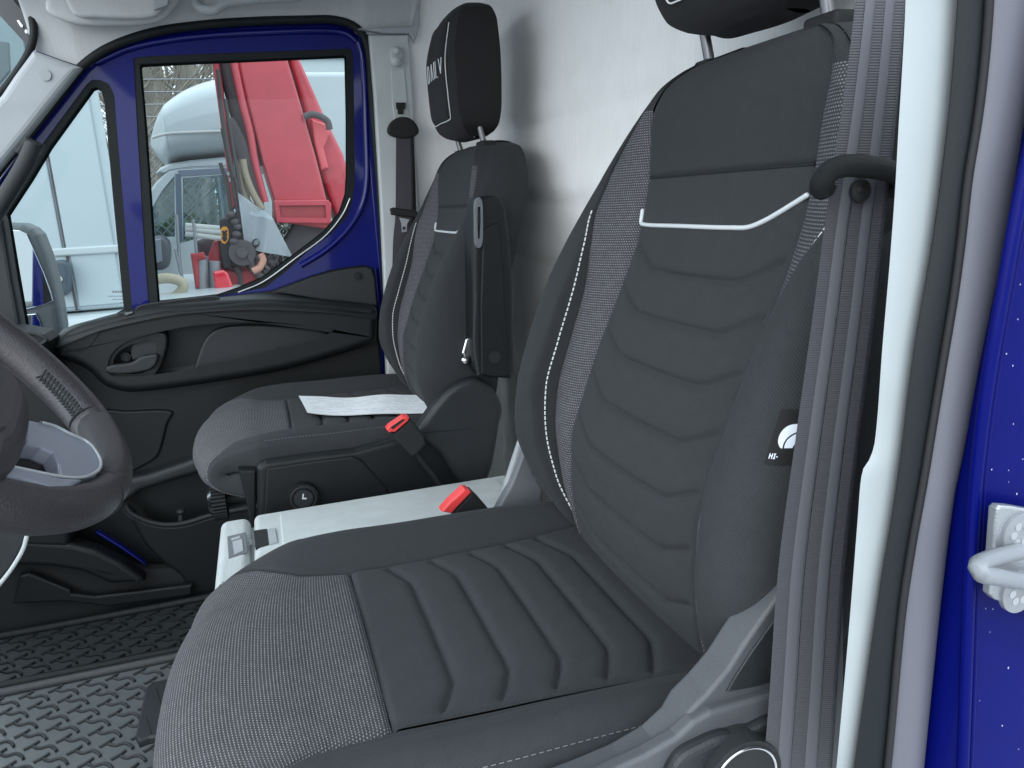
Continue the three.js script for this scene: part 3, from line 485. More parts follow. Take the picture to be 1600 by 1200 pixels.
const driver = makeSeat('driver_seat', 'nearer dark fabric seat with speckled cushion front, partly behind the near seat belt');
const pass = makeSeat('passenger_seat', 'farther dark fabric seat with folded armrest and a sheet of paper on it');
const PD = V3(-0.037, -0.026, -0.996); pass.position.add(PD);
for (const c of pass.children) if (c.name === 'cushion') c.position.y += 0.014;
for (const s of [driver, pass]) for (const c of s.children) if (c.name === 'headrest') c.position.y += 0.010;

{ // word on the far headrest, in strokes
  const D = (e) => e, out = [];
  const at = (h, k) => { const y = 2.022 + k * 0.033, z = -0.052 + h * 0.0295, e = z / hW(y); return V3(hfront(y, e) - 0.0045, y, ZC + z); };
  const st = (a, b) => out.push(rod(at(...a), at(...b), 0.0011, 0.0011, 6));
  const w = 0.9, LT = { D: [[0, 0, 0, 1], [0, 1, .55, 1], [.55, 1, .72, .75], [.72, .75, .72, .25], [.72, .25, .55, 0], [.55, 0, 0, 0]], A: [[0, 0, .36, 1], [.36, 1, .74, 0]], I: [[.1, 0, .1, 1]], L: [[0, 1, 0, 0], [0, 0, .55, 0]], Y: [[0, 1, .36, .1], [.36, .1, .72, 1]] };
  let x = 0; for (const [c, adv] of [['D', 1.15], ['A', 1.05], ['I', .55], ['L', .9], ['Y', 1]]) { for (const [a, b, c2, d] of LT[c]) st([x + a * w, b], [x + c2 * w, d]); x += adv; }
  const g = merge(out); g.translate(-SO[0], -SO[1], -SO[2]);
  const o = new THREE.Mesh(g, S({ color: lin(0.7, 0.74, 0.76), roughness: 0.5 })); o.name = 'lettering'; o.userData.label = 'pale embroidered word on the headrest'; fin(o);
  const head = (t) => t.children.find((c) => c.name === 'headrest');
  head(pass).add(o);
  head(driver).add(fin(Object.assign(new THREE.Mesh(g, o.material), { name: 'lettering' })));
}

// driver's seat: side covers, tag
{
  const t = driver, Zs = -0.436;
  part('side_cover', slab([[1300, 830], [1224, 922], [1196, 960], [1166, 1002], [1138, 1046], [1106, 1084], [1078, 1112], [1062, 1140], [1030, 1170], [980, 1200], [930, 1222], [860, 1250], [860, 1420], [1320, 1420], [1320, 830]], Zs - 0.002, 0.030, { bevel: 0.0035, seg: 4 }), M.coverGrey, t, 'grey side cover with a sloping edge');
  part('cover_panel', slab([[1300, 870], [1232, 942], [1204, 978], [1174, 1020], [1148, 1060], [1136, 1082], [1180, 1074], [1300, 1040]], Zs, 0.004, { bevel: 0.0012 }), M.charcoal, t);
  part('cover_arm', slab([[1300, 1054], [1226, 1080], [1160, 1098], [1112, 1112], [1084, 1128], [1058, 1152], [1010, 1180], [930, 1218], [860, 1246], [860, 1400], [1300, 1400]], Zs + 0.006, 0.014, { bevel: 0.004, seg: 4 }), M.coverGrey, t);
  const kc = PZ(1150, 1200, Zs + 0.012), kn = part('adjuster_knob', rod(kc.clone().add(V3(0, 0, -0.03)), kc.clone().add(V3(0, 0, 0.012)), 0.036, 0.031, 40), M.charcoal, t);
  part('knob_ring', new THREE.TorusGeometry(0.026, 0.0012, 8, 50).translate(kc.x, kc.y, kc.z + 0.0125), M.chrome, kn);
  part('knob_arm', slab([[1060, 1190], [1100, 1164], [1140, 1150], [1180, 1156], [1200, 1180], [1200, 1260], [1040, 1260]], Zs + 0.016, 0.02, { bevel: 0.006, sm: 50 }), M.charcoal, t);
  part('lever_stub', slab([[1162, 1150], [1176, 1140], [1200, 1128], [1222, 1122], [1222, 1150], [1190, 1158]], Zs + 0.014, 0.02, { bevel: 0.005 }), M.charcoal, t);
  // far side recliner cover seen beyond the backrest
  part('recliner_cover', slab([[776, 800], [800, 756], [822, 700], [829, 722], [836, 745], [848, 764], [846, 792], [834, 802], [800, 800]], -1.0, 0.02, { bevel: 0.004 }), M.greyPl, t, 'grey recliner cover on the far side');
  part('recliner_cover', slab([[780, 790], [796, 738], [812, 690], [826, 700], [836, 745], [815, 790]], -1.015, 0.012, { bevel: 0.003 }), M.trimGrey, t);
  // woven tag on the bolster
  const cv = document.createElement('canvas'); cv.width = 128; cv.height = 192; const c = cv.getContext('2d');
  c.fillStyle = '#08090b'; c.fillRect(0, 0, 128, 192);
  c.fillStyle = '#dfe6f2'; c.beginPath(); c.arc(72, 96, 46, 0, 7); c.fill(); c.strokeStyle = '#08090b'; c.lineWidth = 5; c.beginPath(); c.arc(100, 124, 46, 0, 7); c.stroke();
  c.fillStyle = '#08090b'; c.beginPath(); c.arc(116, 136, 34, 0, 7); c.fill(); c.fillRect(30, 134, 60, 20);
  c.fillStyle = '#dfe6f2'; c.font = 'bold 26px sans-serif'; c.fillText('HI-', 8, 172);
  const tx = new THREE.CanvasTexture(cv); tx.colorSpace = THREE.SRGBColorSpace;
  const rowAt = (h, y) => { const cx = new THREE.CatmullRomCurve3([V3(br(y), 0, bxr(y)), V3(br(y) * 0.35 + bo(y) * 0.65, 0, bxr(y) * 0.6 + bxo(y) * 0.4), V3(bo(y), 0, bxo(y) + 0.012), V3(bo(y) - 0.004, 0, (bxo(y) + bxb(y)) / 2 + 0.01)], false, 'centripetal'); const p = cx.getPoint(h); return V3(p.z, y, ZC + p.x + 0.0016); };
  const y0 = 1.550, y1 = 1.590; const tg = grid(8, 8, (u, v) => rowAt(0.20 + u * 0.30, y0 + v * (y1 - y0)));
  const uv = tg.attributes.uv; for (let j = 0; j <= 8; j++) for (let i = 0; i <= 8; i++) uv.setXY(j * 9 + i, i / 8, j / 8);
  part('fabric_tag', tg, S({ map: tx, roughness: 0.8 }), t, 'black tag with a white round emblem');
}
// passenger seat: armrest, side covers, knob
{
  const t = pass, Z1 = -1.385;
  const a = part('armrest', slab([[742, 316], [745, 309], [756, 307], [770, 305], [783, 310], [791, 326], [797, 375], [802, 440], [804, 584], [799, 592], [770, 591], [748, 587], [743, 578], [740, 550], [739, 400]], Z1, 0.065, { bevel: 0.008, seg: 4 }), M.black, t, 'black armrest folded up against the backrest');
  part('armrest_panel', slab([[755, 358], [777, 347], [782, 380], [789, 480], [793, 588], [770, 589], [752, 584], [751, 480]], Z1 + 0.004, 0.01, { bevel: 0.003 }), M.black, a);
  const b = part('slot_bezel', slab([[743, 314], [748, 308], [753, 313], [755, 345], [753, 384], [748, 388], [744, 384], [742, 345]], Z1 + 0.007, 0.01, { bevel: 0.0012, sm: 50, holes: [[[745.5, 322], [751.5, 322], [752, 345], [750.5, 374], [746, 374], [745, 345]]] }), M.greyPl, a);
  part('slot', slab([[744.5, 318], [752.5, 318], [752.5, 378], [744.5, 378]], Z1 + 0.002, 0.004), M.blackDark, b);
  part('slot_button', slab([[746, 331], [751, 331], [750.5, 352], [746.5, 352]], Z1 + 0.0045, 0.006, { bevel: 0.001 }), M.charcoal, b);
  part('armrest_edge', tube([[744, 390], [744, 450], [742, 540], [748, 585]].map(([u, v]) => PZ(u, v, Z1 - 0.004)), 0.004, { n: 40 }), M.charcoal, a);
  part('pivot_cap', disc(PZ(773, 558, Z1 + 0.005), 0.0125, 0.004), M.blackDark, a);
  part('hinge_bracket', [slab([[722, 552], [728, 530], [740, 522], [742, 560], [732, 566]], -1.425, 0.02, { bevel: 0.003 }), ball(PZ(727, 563, -1.42), 0.009)], M.chrome, t);
  const ZP = -1.435;
  const base = part('side_cover', slab([[401, 733], [405, 726], [415, 722], [480, 713], [555, 704], [600, 692], [640, 680], [700, 672], [772, 700], [762, 760], [700, 800], [402, 840]], ZP, 0.03, { bevel: 0.012, seg: 5 }), M.black, t);
  part('cover_panel', slab([[416, 732], [480, 722], [552, 713], [566, 720], [606, 765], [600, 800], [412, 830]], ZP + 0.004, 0.01, { bevel: 0.004 }), M.black, base);
  const hp = part('hip_cover', slab([[652, 676], [665, 655], [685, 628], [702, 610], [720, 598], [744, 592], [764, 600], [778, 617], [786, 640], [781, 668], [766, 742], [750, 765], [722, 756], [690, 712], [655, 684]], ZP + 0.022, 0.045, { bevel: 0.012, seg: 5, sm: 90 }), M.charcoal, t, 'rounded grey hip cover beside the backrest');
  const kc = PZ(474, 775, ZP + 0.006);
  const dial = part('lumbar_dial', rod(kc.clone().add(V3(0, 0, -0.01)), kc.clone().add(V3(0, 0, 0.012)), 0.030, 0.027, 36), M.black, t);
  part('dial_cap', [rod(kc.clone().add(V3(0, 0, 0.008)), kc.clone().add(V3(0, 0, 0.016)), 0.018, 0.017, 30), new THREE.TorusGeometry(0.0225, 0.0016, 8, 40).translate(kc.x, kc.y, kc.z + 0.0125)], M.charcoal, dial);
  part('dial_mark', [slab([[473, 772], [475, 772], [474, 778], [479, 778], [479, 780], [472, 780]], kc.z + 0.0172, 0.0008)], M.piping, dial);
  // chrome faced height knob at the front
  const c0 = PZ(336, 783, -1.55), c1 = PZ(352, 783, -1.55), ax = V3(1, 0, 0.1).normalize();
  const kb = part('height_knob', (() => { const l = []; for (let i = 0; i < 30; i++) { const an = i / 30 * Math.PI * 2, o = V3(0, Math.cos(an) * 0.035, Math.sin(an) * 0.035); l.push(rod(c0.clone().add(o).add(V3(-0.004, 0, 0)), c0.clone().add(o).add(V3(0.022, 0, 0)), 0.0034, 0.0034, 6)); } l.push(rod(c0.clone().add(V3(-0.003, 0, 0)), c0.clone().add(V3(0.022, 0, 0)), 0.035, 0.035, 30)); return l; })(), M.black, t, 'ribbed black knob with a chrome face');
  part('knob_face', rod(c0.clone().add(V3(-0.012, 0, 0)), c0.clone().add(V3(-0.003, 0, 0)), 0.022, 0.034, 30), M.chrome, kb);
  part('knob_shaft', rod(c0.clone(), c0.clone().add(V3(0.12, 0, 0)), 0.014), M.black, kb);
  part('front_trim', slab([[372, 735], [400, 735], [400, 830], [392, 830], [384, 780]], ZP - 0.01, 0.03, { bevel: 0.004 }), M.black, t);
}
{ // paper
  const q = [PY(467, 622, 1.314), PY(650, 616, 1.314), PY(682, 632, 1.314), PY(676, 648, 1.314), PY(481, 651, 1.314)];
  const a = q[0], b = q[1], c = q[3], d = q[4];
  const cv = document.createElement('canvas'); cv.width = 256; cv.height = 180; const k = cv.getContext('2d'); k.fillStyle = '#f2f6f8'; k.fillRect(0, 0, 256, 180);
  seed = 99; k.fillStyle = 'rgba(90,110,135,0.30)'; for (let r = 0; r < 12; r++) { let x = 14; while (x < 236) { const w = 8 + rnd() * 26; if (rnd() > 0.3) k.fillRect(x, 18 + r * 12.5, w, 3.2); x += w + 5; } }
  const tx = new THREE.CanvasTexture(cv); tx.colorSpace = THREE.SRGBColorSpace; tx.wrapS = tx.wrapT = THREE.ClampToEdgeWrapping;
  const mk = (off) => grid(40, 20, (u, v) => { const p = a.clone().lerp(b, u).lerp(d.clone().lerp(c.clone().add(V3(0.02, 0, 0)), u), v); p.y += off + 0.006 * Math.exp(-u * 9) + 0.0022 * Math.sin(u * 11 + v * 2) * (1 - v * 0.5) + 0.003 * v; p.z += 0.004 * Math.sin(u * 4); return p; });
  const g = mk(0); const uv = g.attributes.uv; for (let j = 0; j <= 20; j++) for (let i = 0; i <= 40; i++) uv.setXY(j * 41 + i, i / 40, 1 - j / 20);
  single('paper_sheet', merge([g, mk(-0.0012)]), S({ map: tx, roughness: 0.8 }), 'white sheet of paper lying on the farther seat cushion', 'paper');
}
// belt buckles
function buckle(label, red, body, stalk, z, tilt) {
  const t = thing('belt_buckle', label, 'belt buckle'); t.position.copy(PZ(body[0][0], body[0][1], z));
  part('release_button', slab(red, z + 0.004, 0.022, { bevel: 0.003 }), M.red, t);
  part('housing', slab(body, z, 0.026, { bevel: 0.005, seg: 4 }), M.blackDark, t);
  part('stalk', tube(stalk.map(([u, v]) => PZ(u, v, z - 0.012)), 0.006, { n: 30 }), M.black, t); return t;
}
{ const b = buckle('black belt buckle with red button standing by the farther seat', [[604, 671], [608, 666], [630, 651], [637, 650], [640, 653], [638, 658], [618, 675], [608, 676]], [[611, 678], [618, 676], [641, 656], [645, 658], [663, 681], [666, 694], [652, 711], [644, 714], [634, 704], [620, 690]], [[650, 708], [664, 728], [676, 742], [690, 765]], -1.375);
  part('button_slot', slab([[610, 668], [629, 655], [633, 656], [614, 671]], -1.370, 0.002), M.blackDark, b); }
buckle('black belt buckle with red button peeking over the nearer seat cushion', [[690, 800], [704, 784], [726, 764], [734, 766], [737, 770], [716, 792], [706, 803]], [[706, 804], [716, 792], [738, 768], [750, 780], [764, 796], [775, 815], [730, 830]], [[745, 810], [760, 840], [770, 880]], -1.005);

// storage box between the seats
{
  const Y0 = 1.225, t = thing('storage_box', 'pale grey storage box with lid between the two seats', 'storage box', [0.1, FLOOR, -1.2]);
  const w = (u, v) => PY(u, v, Y0);
  const zF = w(391, 804).z, xF = w(343, 822).x, xB = w(800, 747).x, xs = w(396, 806).x;
  part('box_body', rbox(xF + 0.006, 0.40, FLOOR, Y0 - 0.02, zF + 0.004, -1.0, 0.012), M.palePl, t);
  const lid = part('lid', rbox(xs, xB, Y0 - 0.045, Y0, zF, -1.0, 0.012, 4), M.palePl, t);
  part('lid_panel', rbox(xs + 0.045, xB - 0.03, Y0 - 0.004, Y0 + 0.0035, zF + 0.028, -1.04, 0.003), M.palePl, lid);
  part('catch_recess', flat([[396, 829], [417, 826], [420, 850], [399, 856]], Y0 + 0.002, 0.004), M.blackDark, lid);
  part('catch', flat([[418, 826], [430, 824], [434, 846], [421, 850]], Y0 + 0.003, 0.004, { bevel: 0.001 }), M.trimGrey, lid);
  const fr = part('front_panel', rbox(xF, xs - 0.006, FLOOR + 0.1, Y0 - 0.001, zF + 0.002, -1.0, 0.014, 4), M.palePl, t);
  part('control_label', flat([[355, 838], [384, 831], [387, 862], [357, 872]], Y0 + 0.0005, 0.003, { bevel: 0.0008 }), M.greyPl, fr);
  part('button', [flat([[363, 846], [378, 842], [380, 860], [366, 866]], Y0 + 0.0018, 0.002), flat([[361, 841], [374, 837], [376, 840], [362, 844]], Y0 + 0.0018, 0.002)], M.trimGrey, fr);
  part('latch_mark', flat([[389, 843], [393, 842], [394, 850], [390, 852]], Y0 + 0.001, 0.003), M.greyPl, fr);
}
// driver's seat belt and the door opening on the near side
{
  const t = thing('seat_belt', 'striped grey seat belt hanging in front of the nearer seat', 'seat belt', [0.42, 1.6, -0.43]);
  const L = [[1345, -80], [1337, 0], [1325, 100], [1311, 200], [1303, 250], [1297, 300], [1289, 350], [1269, 500], [1241, 700], [1215, 900], [1201, 1100], [1193, 1200], [1188, 1280]];
  const R = [[1418, -80], [1415, 0], [1408, 100], [1399, 200], [1394, 250], [1388, 300], [1382, 350], [1366, 500], [1341, 700], [1320, 900], [1307, 1100], [1300, 1200], [1294, 1280]];
  const fl = edgeFn(L), fr = edgeFn(R);
  const sub = (a, b) => [L.map(([u, v]) => [fl(v) + (fr(v) - fl(v)) * a, v]), L.map(([u, v]) => [fl(v) + (fr(v) - fl(v)) * b, v])];
  const bandAt = (a, b, z, th, m) => { const [l, r] = sub(a, b); return strip(l, r, -80, 1280, z, { zl: z - 0.010 * (1 - a) * 0 , thick: th, n: 90, m: m || 5, bulge: 0.0006 }); };
  const wb = part('webbing', bandAt(0, 1, -0.4140, 0.0016, 12), M.webbing, t);
  part('woven_stripe', bandAt(0.20, 0.40, -0.4132, 0.001, 4), M.webbingPale, wb); part('woven_stripe', bandAt(0.60, 0.78, -0.4132, 0.001, 4), M.webbingPale, wb);
  const g = part('belt_guide', tube([PZ(1283, 298, -0.4070), PZ(1284, 284, -0.4030), PZ(1296, 268, -0.4000), PZ(1316, 260, -0.3980), PZ(1350, 260, -0.3980), PZ(1385, 266, -0.4000), PZ(1402, 272, -0.4070), PZ(1410, 280, -0.4220)], 0.0068, { n: 60, rs: 14 }), M.black, t);
  part('belt_guide_back', tube([PZ(1283, 298, -0.4100), PZ(1300, 292, -0.4220), PZ(1400, 296, -0.4320)], 0.006, { n: 30 }), M.blackDark, g);
  part('belt_stud', [ball(PZ(1344, 298, -0.4090), 0.0075, 0.0075, 0.005), ball(PZ(1345, 296, -0.4045), 0.003, 0.003, 0.0016)], M.blackDark, t);
}
{
  const t = structG('door_opening', [0.45, 1.0, -0.3], 'near door opening with pale flange, rubber seal and blue jamb');
  part('pillar_cavity', slab([[1385, -120], [1500, -120], [1480, 300], [1430, 700], [1400, 1000], [1360, 1300], [1270, 1300], [1310, 800], [1362, 300]], -0.458, 0.003, {}), M.blackDark, t);
  const a = [[1417, -100], [1415, 0], [1409, 120], [1404, 200], [1399, 290], [1391, 400], [1379, 540], [1367, 690], [1360, 715], [1348, 735], [1344, 760], [1341, 800], [1325, 1000], [1307, 1200], [1295, 1330]];
  const b = [[1502, -100], [1497, 0], [1486, 150], [1462, 350], [1427, 560], [1402, 760], [1379, 900], [1356, 1050], [1334, 1200], [1318, 1330]];
  const c = [[1548, -100], [1545, 0], [1532, 150], [1512, 280], [1496, 420], [1467, 600], [1441, 760], [1412, 930], [1386, 1200], [1372, 1330]];
  const d = [[1650, -100], [1630, 0], [1601, 180], [1581, 333], [1568, 400], [1530, 567], [1498, 717], [1487, 760], [1469, 899], [1454, 1041], [1438, 1200], [1425, 1330]];
  const e = [[1690, -100], [1660, 0], [1622, 180], [1588, 333], [1577, 400], [1548, 567], [1528, 717], [1521, 800], [1513, 950], [1508, 1100], [1504, 1200], [1500, 1330]];
  const off = (k, dx) => k.map(([u, v]) => [u + dx, v]);
  part('flange', strip(a, off(b, 6), -100, 1330, -0.345, { bulge: 0.004, thick: 0.002, n: 110, m: 12 }), M.flangeWhite, t);
  part('rubber_seal', strip(b, off(c, 5), -100, 1330, -0.335, { bulge: 0.006, thick: 0.003, n: 90, m: 12 }), M.rubber, t);
  part('soft_seal', strip(c, off(d, 4), -100, 1330, -0.328, { bulge: 0.008, thick: 0.004, n: 90, m: 14 }), M.rubberGrey, t, 'broad grey soft seal');
  part('seal_gap', tube(Array.from({ length: 16 }, (_, i) => { const v = -100 + i * 95; return PZ(edgeFn(c)(v) + 1, v, -0.327); }), 0.0022, { n: 80 }), M.blackDark, t);
  part('jamb', strip(off(d, -3), off(e, 2), -100, 1330, -0.332, { zr: -0.306, bulge: 0.002, thick: 0.003, n: 90, m: 8 }), M.blueJamb, t);
  part('jamb_ridge', tube(Array.from({ length: 16 }, (_, i) => { const v = -100 + i * 95; return PZ(edgeFn(e)(v), v, -0.305); }), 0.0035, { n: 90 }), M.blueJamb, t);
  part('jamb_panel', strip(off(e, 1), off(e, 900), -100, 1330, -0.309, { zr: -0.300, bulge: 0.004, thick: 0.004, n: 60, m: 14 }), M.blueJamb, t);
  { seed = 17; const src = strip(off(e, 4), off(e, 140), 120, 1200, -0.309, { zr: -0.300, bulge: 0.004, thick: 0.004, n: 60, m: 14 }).attributes.position, out = [];
    for (let i = 0; i < 90; i++) { const r = Math.floor(rnd() * 61), c2 = 1 + Math.floor(rnd() * 12), k = r * 29 + c2, p = V3(src.getX(k), src.getY(k), src.getZ(k)).lerp(V3(src.getX(k + 1), src.getY(k + 1), src.getZ(k + 1)), rnd()); const q = 0.00022 + 0.0006 * rnd() * rnd(); p.addScaledVector(EYE.clone().sub(p).normalize(), 0.001); out.push(ball(p, q, q * (1 + rnd()), q * 0.5, 6)); }
    part('dust_specks', out, S({ color: lin(0.35, 0.37, 0.45), roughness: 0.9 }), t).userData.kind = 'stuff'; }
  part('jamb_crease', tube(Array.from({ length: 16 }, (_, i) => { const v = 300 + i * 68; return PZ(edgeFn(e)(v) + 12, v, -0.307); }), 0.0016, { n: 90 }), M.blueJamb, t);
}
{
  const Z = -0.296, t = thing('door_striker', 'grey metal door striker bolted to the blue jamb at right edge', 'door striker'); t.position.copy(PZ(1580, 870, Z));
  const pl = part('plate', slab([[1558, 796], [1564, 790], [1580, 791], [1700, 812], [1700, 990], [1620, 958], [1556, 938], [1548, 930], [1550, 900]], Z + 0.006, 0.006, { bevel: 0.0016 }), M.zinc, t);
  part('striker_loop', tube([PZ(1600, 860, Z + 0.004), PZ(1575, 866, Z + 0.02), PZ(1540, 876, Z + 0.034), PZ(1528, 884, Z + 0.038), PZ(1530, 894, Z + 0.04), PZ(1560, 902, Z + 0.038), PZ(1592, 908, Z + 0.03), PZ(1640, 912, Z + 0.01)], 0.0044, { n: 60, rs: 12 }), M.zinc, t);
  for (const [u, v] of [[1592, 833], [1590, 924]]) { const c = PZ(u, v, Z + 0.006); const b = part('bolt', [disc(c, 0.0125, 0.003, 30)], M.zinc, pl); part('bolt_socket', Array.from({ length: 6 }, (_, i) => disc(V3(c.x + 0.0055 * Math.cos(i * 1.047), c.y + 0.0055 * Math.sin(i * 1.047), c.z + 0.0012), 0.0024, 0.0012, 10)), M.steel, pl); }
}
// steering wheel
{
  const c = V3(-0.297, 1.655, -0.756), al = 0.806, R = 0.2, n = V3(Math.sin(al), Math.cos(al), 0), s = V3(Math.cos(al), -Math.sin(al), 0), k = V3(0, 0, 1);
  const t = thing('steering_wheel', 'black leather steering wheel with silver spoke trim at the left edge', 'steering wheel', [c.x, c.y, c.z]);
  const basis = new THREE.Matrix4().makeBasis(s, k.clone().negate(), n).setPosition(c);     // local x = down the wheel, y = away, z = up the column
  const wp = (u, v, h) => { const p = PN(u, v, c.clone().addScaledVector(n, h), n).sub(c); return [p.dot(s), -p.dot(k)]; };
  const shp = (pts, h, depth, o = {}) => { let p = pts.map(([u, v]) => { const q = wp(u, v, h); return new THREE.Vector2(q[0], q[1]); }); if (o.raw) p = p.concat(o.raw.map(([x, y]) => new THREE.Vector2(x, y))); if (o.sm) p = smoothPts(p, true, o.sm).slice(0, -1).map((q) => new THREE.Vector2(q.x, q.y)); const g = slabShape(p, h, depth, o); g.applyMatrix4(basis); return g; };
  const torus = new THREE.TorusGeometry(R, 0.0185, 20, 140); torus.scale(1, 1, 1.12); torus.applyMatrix4(basis);
  { const uv = torus.attributes.uv; for (let i = 0; i < uv.count; i++) uv.setXY(i, uv.getX(i) * 1.25, uv.getY(i) * 0.116); }
  const rim = part('rim', torus, M.leather, t);
  const angOf = (u, v) => { const [x, y] = wp(u, v, 0); return Math.atan2(y, x); };
  for (const [u, v] of [[128, 655], [168, 785]]) { const a = angOf(u, v); const g = new THREE.TorusGeometry(0.0192, 0.0012, 6, 30); g.rotateX(Math.PI / 2); g.rotateZ(a); g.translate(R * Math.cos(a), R * Math.sin(a), 0); g.applyMatrix4(basis); part('leather_seam', g, M.blackDark, rim); }
  // thumb rests
  const a0 = angOf(140, 672), a1 = angOf(172, 772);
  const th = new THREE.CatmullRomCurve3(Array.from({ length: 9 }, (_, i) => { const a = a0 + (a1 - a0) * i / 8, r = R - 0.003 - 0.010 * Math.pow(Math.abs(i - 4) / 4, 2) * 0; return V3(r * Math.cos(a), r * Math.sin(a), 0.004); }));
  { const g = new THREE.TubeGeometry(th, 40, 0.0182, 14); g.applyMatrix4(basis); const caps = [th.getPoint(0), th.getPoint(1)].map((p) => { const b = new THREE.SphereGeometry(0.0182, 14, 10); b.translate(p.x, p.y, p.z); b.applyMatrix4(basis); return b; }); part('thumb_rest', [g, ...caps], M.leather, rim); }
  // cross stitching along the inner rim
  { const out = []; const b0 = angOf(60, 590), b1 = angOf(122, 652); for (let i = 0; i < 14; i++) { const a = b0 + (b1 - b0) * i / 13, q = (da, dz, r) => V3((R - r) * Math.cos(a + da), (R - r) * Math.sin(a + da), dz).applyMatrix4(basis); out.push(rod(q(-0.014, 0.010, 0.0165), q(0.014, -0.002, 0.0195), 0.0011, 0.0011, 5), rod(q(0.014, 0.010, 0.0165), q(-0.014, -0.002, 0.0195), 0.0011, 0.0011, 5)); } part('stitching', out, M.charcoal, rim).userData.kind = 'stuff'; }
  const hubPts = [[-20, 536], [0, 548], [26, 572], [48, 598], [62, 622], [65, 645], [60, 676], [50, 700], [30, 712], [0, 718], [-40, 716]];
  part('airbag_cover', shp(hubPts, 0.045, 0.075, { bevel: 0.022, seg: 6, raw: [[0.03, -0.02], [-0.06, 0.0], [-0.08, 0.05]], sm: 70 }), M.hub, t);
  const tr = part('spoke_trim', [shp([[40, 654], [64, 659], [86, 664], [110, 676], [138, 689], [156, 711], [160, 730], [152, 741], [128, 747], [94, 743], [92, 722], [84, 706], [66, 698], [40, 694]], 0.019, 0.016, { bevel: 0.003, seg: 4 }), shp([[-30, 712], [0, 724], [50, 735], [92, 745], [130, 749], [112, 758], [78, 760], [40, 748], [0, 738], [-30, 728]], 0.021, 0.02, { bevel: 0.003, seg: 4 })], M.silver, t, 'silver trim of the lower spoke');
  part('trim_lip', (() => { const l = [[64, 660], [86, 666], [110, 678], [137, 691], [154, 712], [157, 729], [148, 739], [126, 746], [92, 744], [50, 736], [8, 727]].map(([u, v]) => { const q = wp(u, v, 0.02); return V3(q[0], q[1], 0.02).applyMatrix4(basis); }); return tube(l, 0.0015, { n: 60 }); })(), P({ color: lin(0.45, 0.48, 0.5), metalness: 0.3, roughness: 0.3 }), tr);
  part('switch_pod', shp([[40, 690], [70, 694], [88, 706], [92, 722], [80, 732], [40, 726], [10, 716]], 0.004, 0.02, { bevel: 0.004, sm: 40 }), M.blackDark, t);
  part('spoke', shp([[60, 735], [110, 757], [134, 750], [150, 760], [120, 770], [60, 764], [10, 735]], -0.004, 0.02, { bevel: 0.004 }), M.hub, t);
}
// dashboard end with cup holder
{
  const t = structG('dashboard', [-0.62, 1.4, -1.9], 'dark end of the dashboard with a round cup holder');
  part('dash_end', slab([[-80, 500], [0, 514], [36, 518], [66, 524], [76, 534], [74, 560], [84, 585], [100, 604], [110, 640], [120, 760], [110, 860], [-80, 860]], -1.93, 0.12, { bevel: 0.02, seg: 5 }), M.black, t);
  const p = [[2, 526], [14, 520], [36, 519], [58, 523], [72, 531], [66, 536], [46, 538], [20, 533], [6, 529]];
  part('cup_ring', tube(p.map(([u, v]) => PZ(u, v, -1.905)), 0.004, { closed: true, n: 60 }), M.charcoal, t);
  part('cup_hollow', slab(p, -1.908, 0.004, { sm: 50 }), M.blackDark, t);
  part('cup_body', slab([[-40, 540], [10, 540], [50, 544], [70, 552], [74, 580], [66, 590], [20, 560], [-40, 550]], -1.90, 0.05, { bevel: 0.014, sm: 60 }), M.charcoal, t);
  part('knee_trim', slab([[-40, 818], [10, 828], [42, 834], [40, 850], [22, 884], [0, 912], [-40, 950]], -1.42, 0.03, { bevel: 0.006 }), M.charcoal, t);
  part('bright_edge', tube([PZ(43, 834, -1.405), PZ(36, 858, -1.405), PZ(20, 886, -1.405), PZ(0, 912, -1.405), PZ(-30, 946, -1.405)], 0.0035, { n: 40 }), M.palePl, t);
  part('kick_panel', slab([[-20, 842], [60, 846], [110, 850], [150, 860], [190, 880], [222, 903], [226, 909], [172, 913], [128, 894], [80, 886], [30, 884], [-20, 892]], -1.93, 0.05, { bevel: 0.012, seg: 4 }), M.black, t);
  part('side_carpet', slab([[-60, 860], [240, 890], [330, 880], [330, 1000], [-60, 1000]], -1.99, 0.03), M.blackDark, t);
  part('sill_strip', slab([[30, 900], [46, 896], [110, 922], [112, 928], [150, 932], [300, 914], [300, 930], [170, 948], [100, 940], [20, 944]], -1.95, 0.02, { bevel: 0.005 }), M.black, t);
}
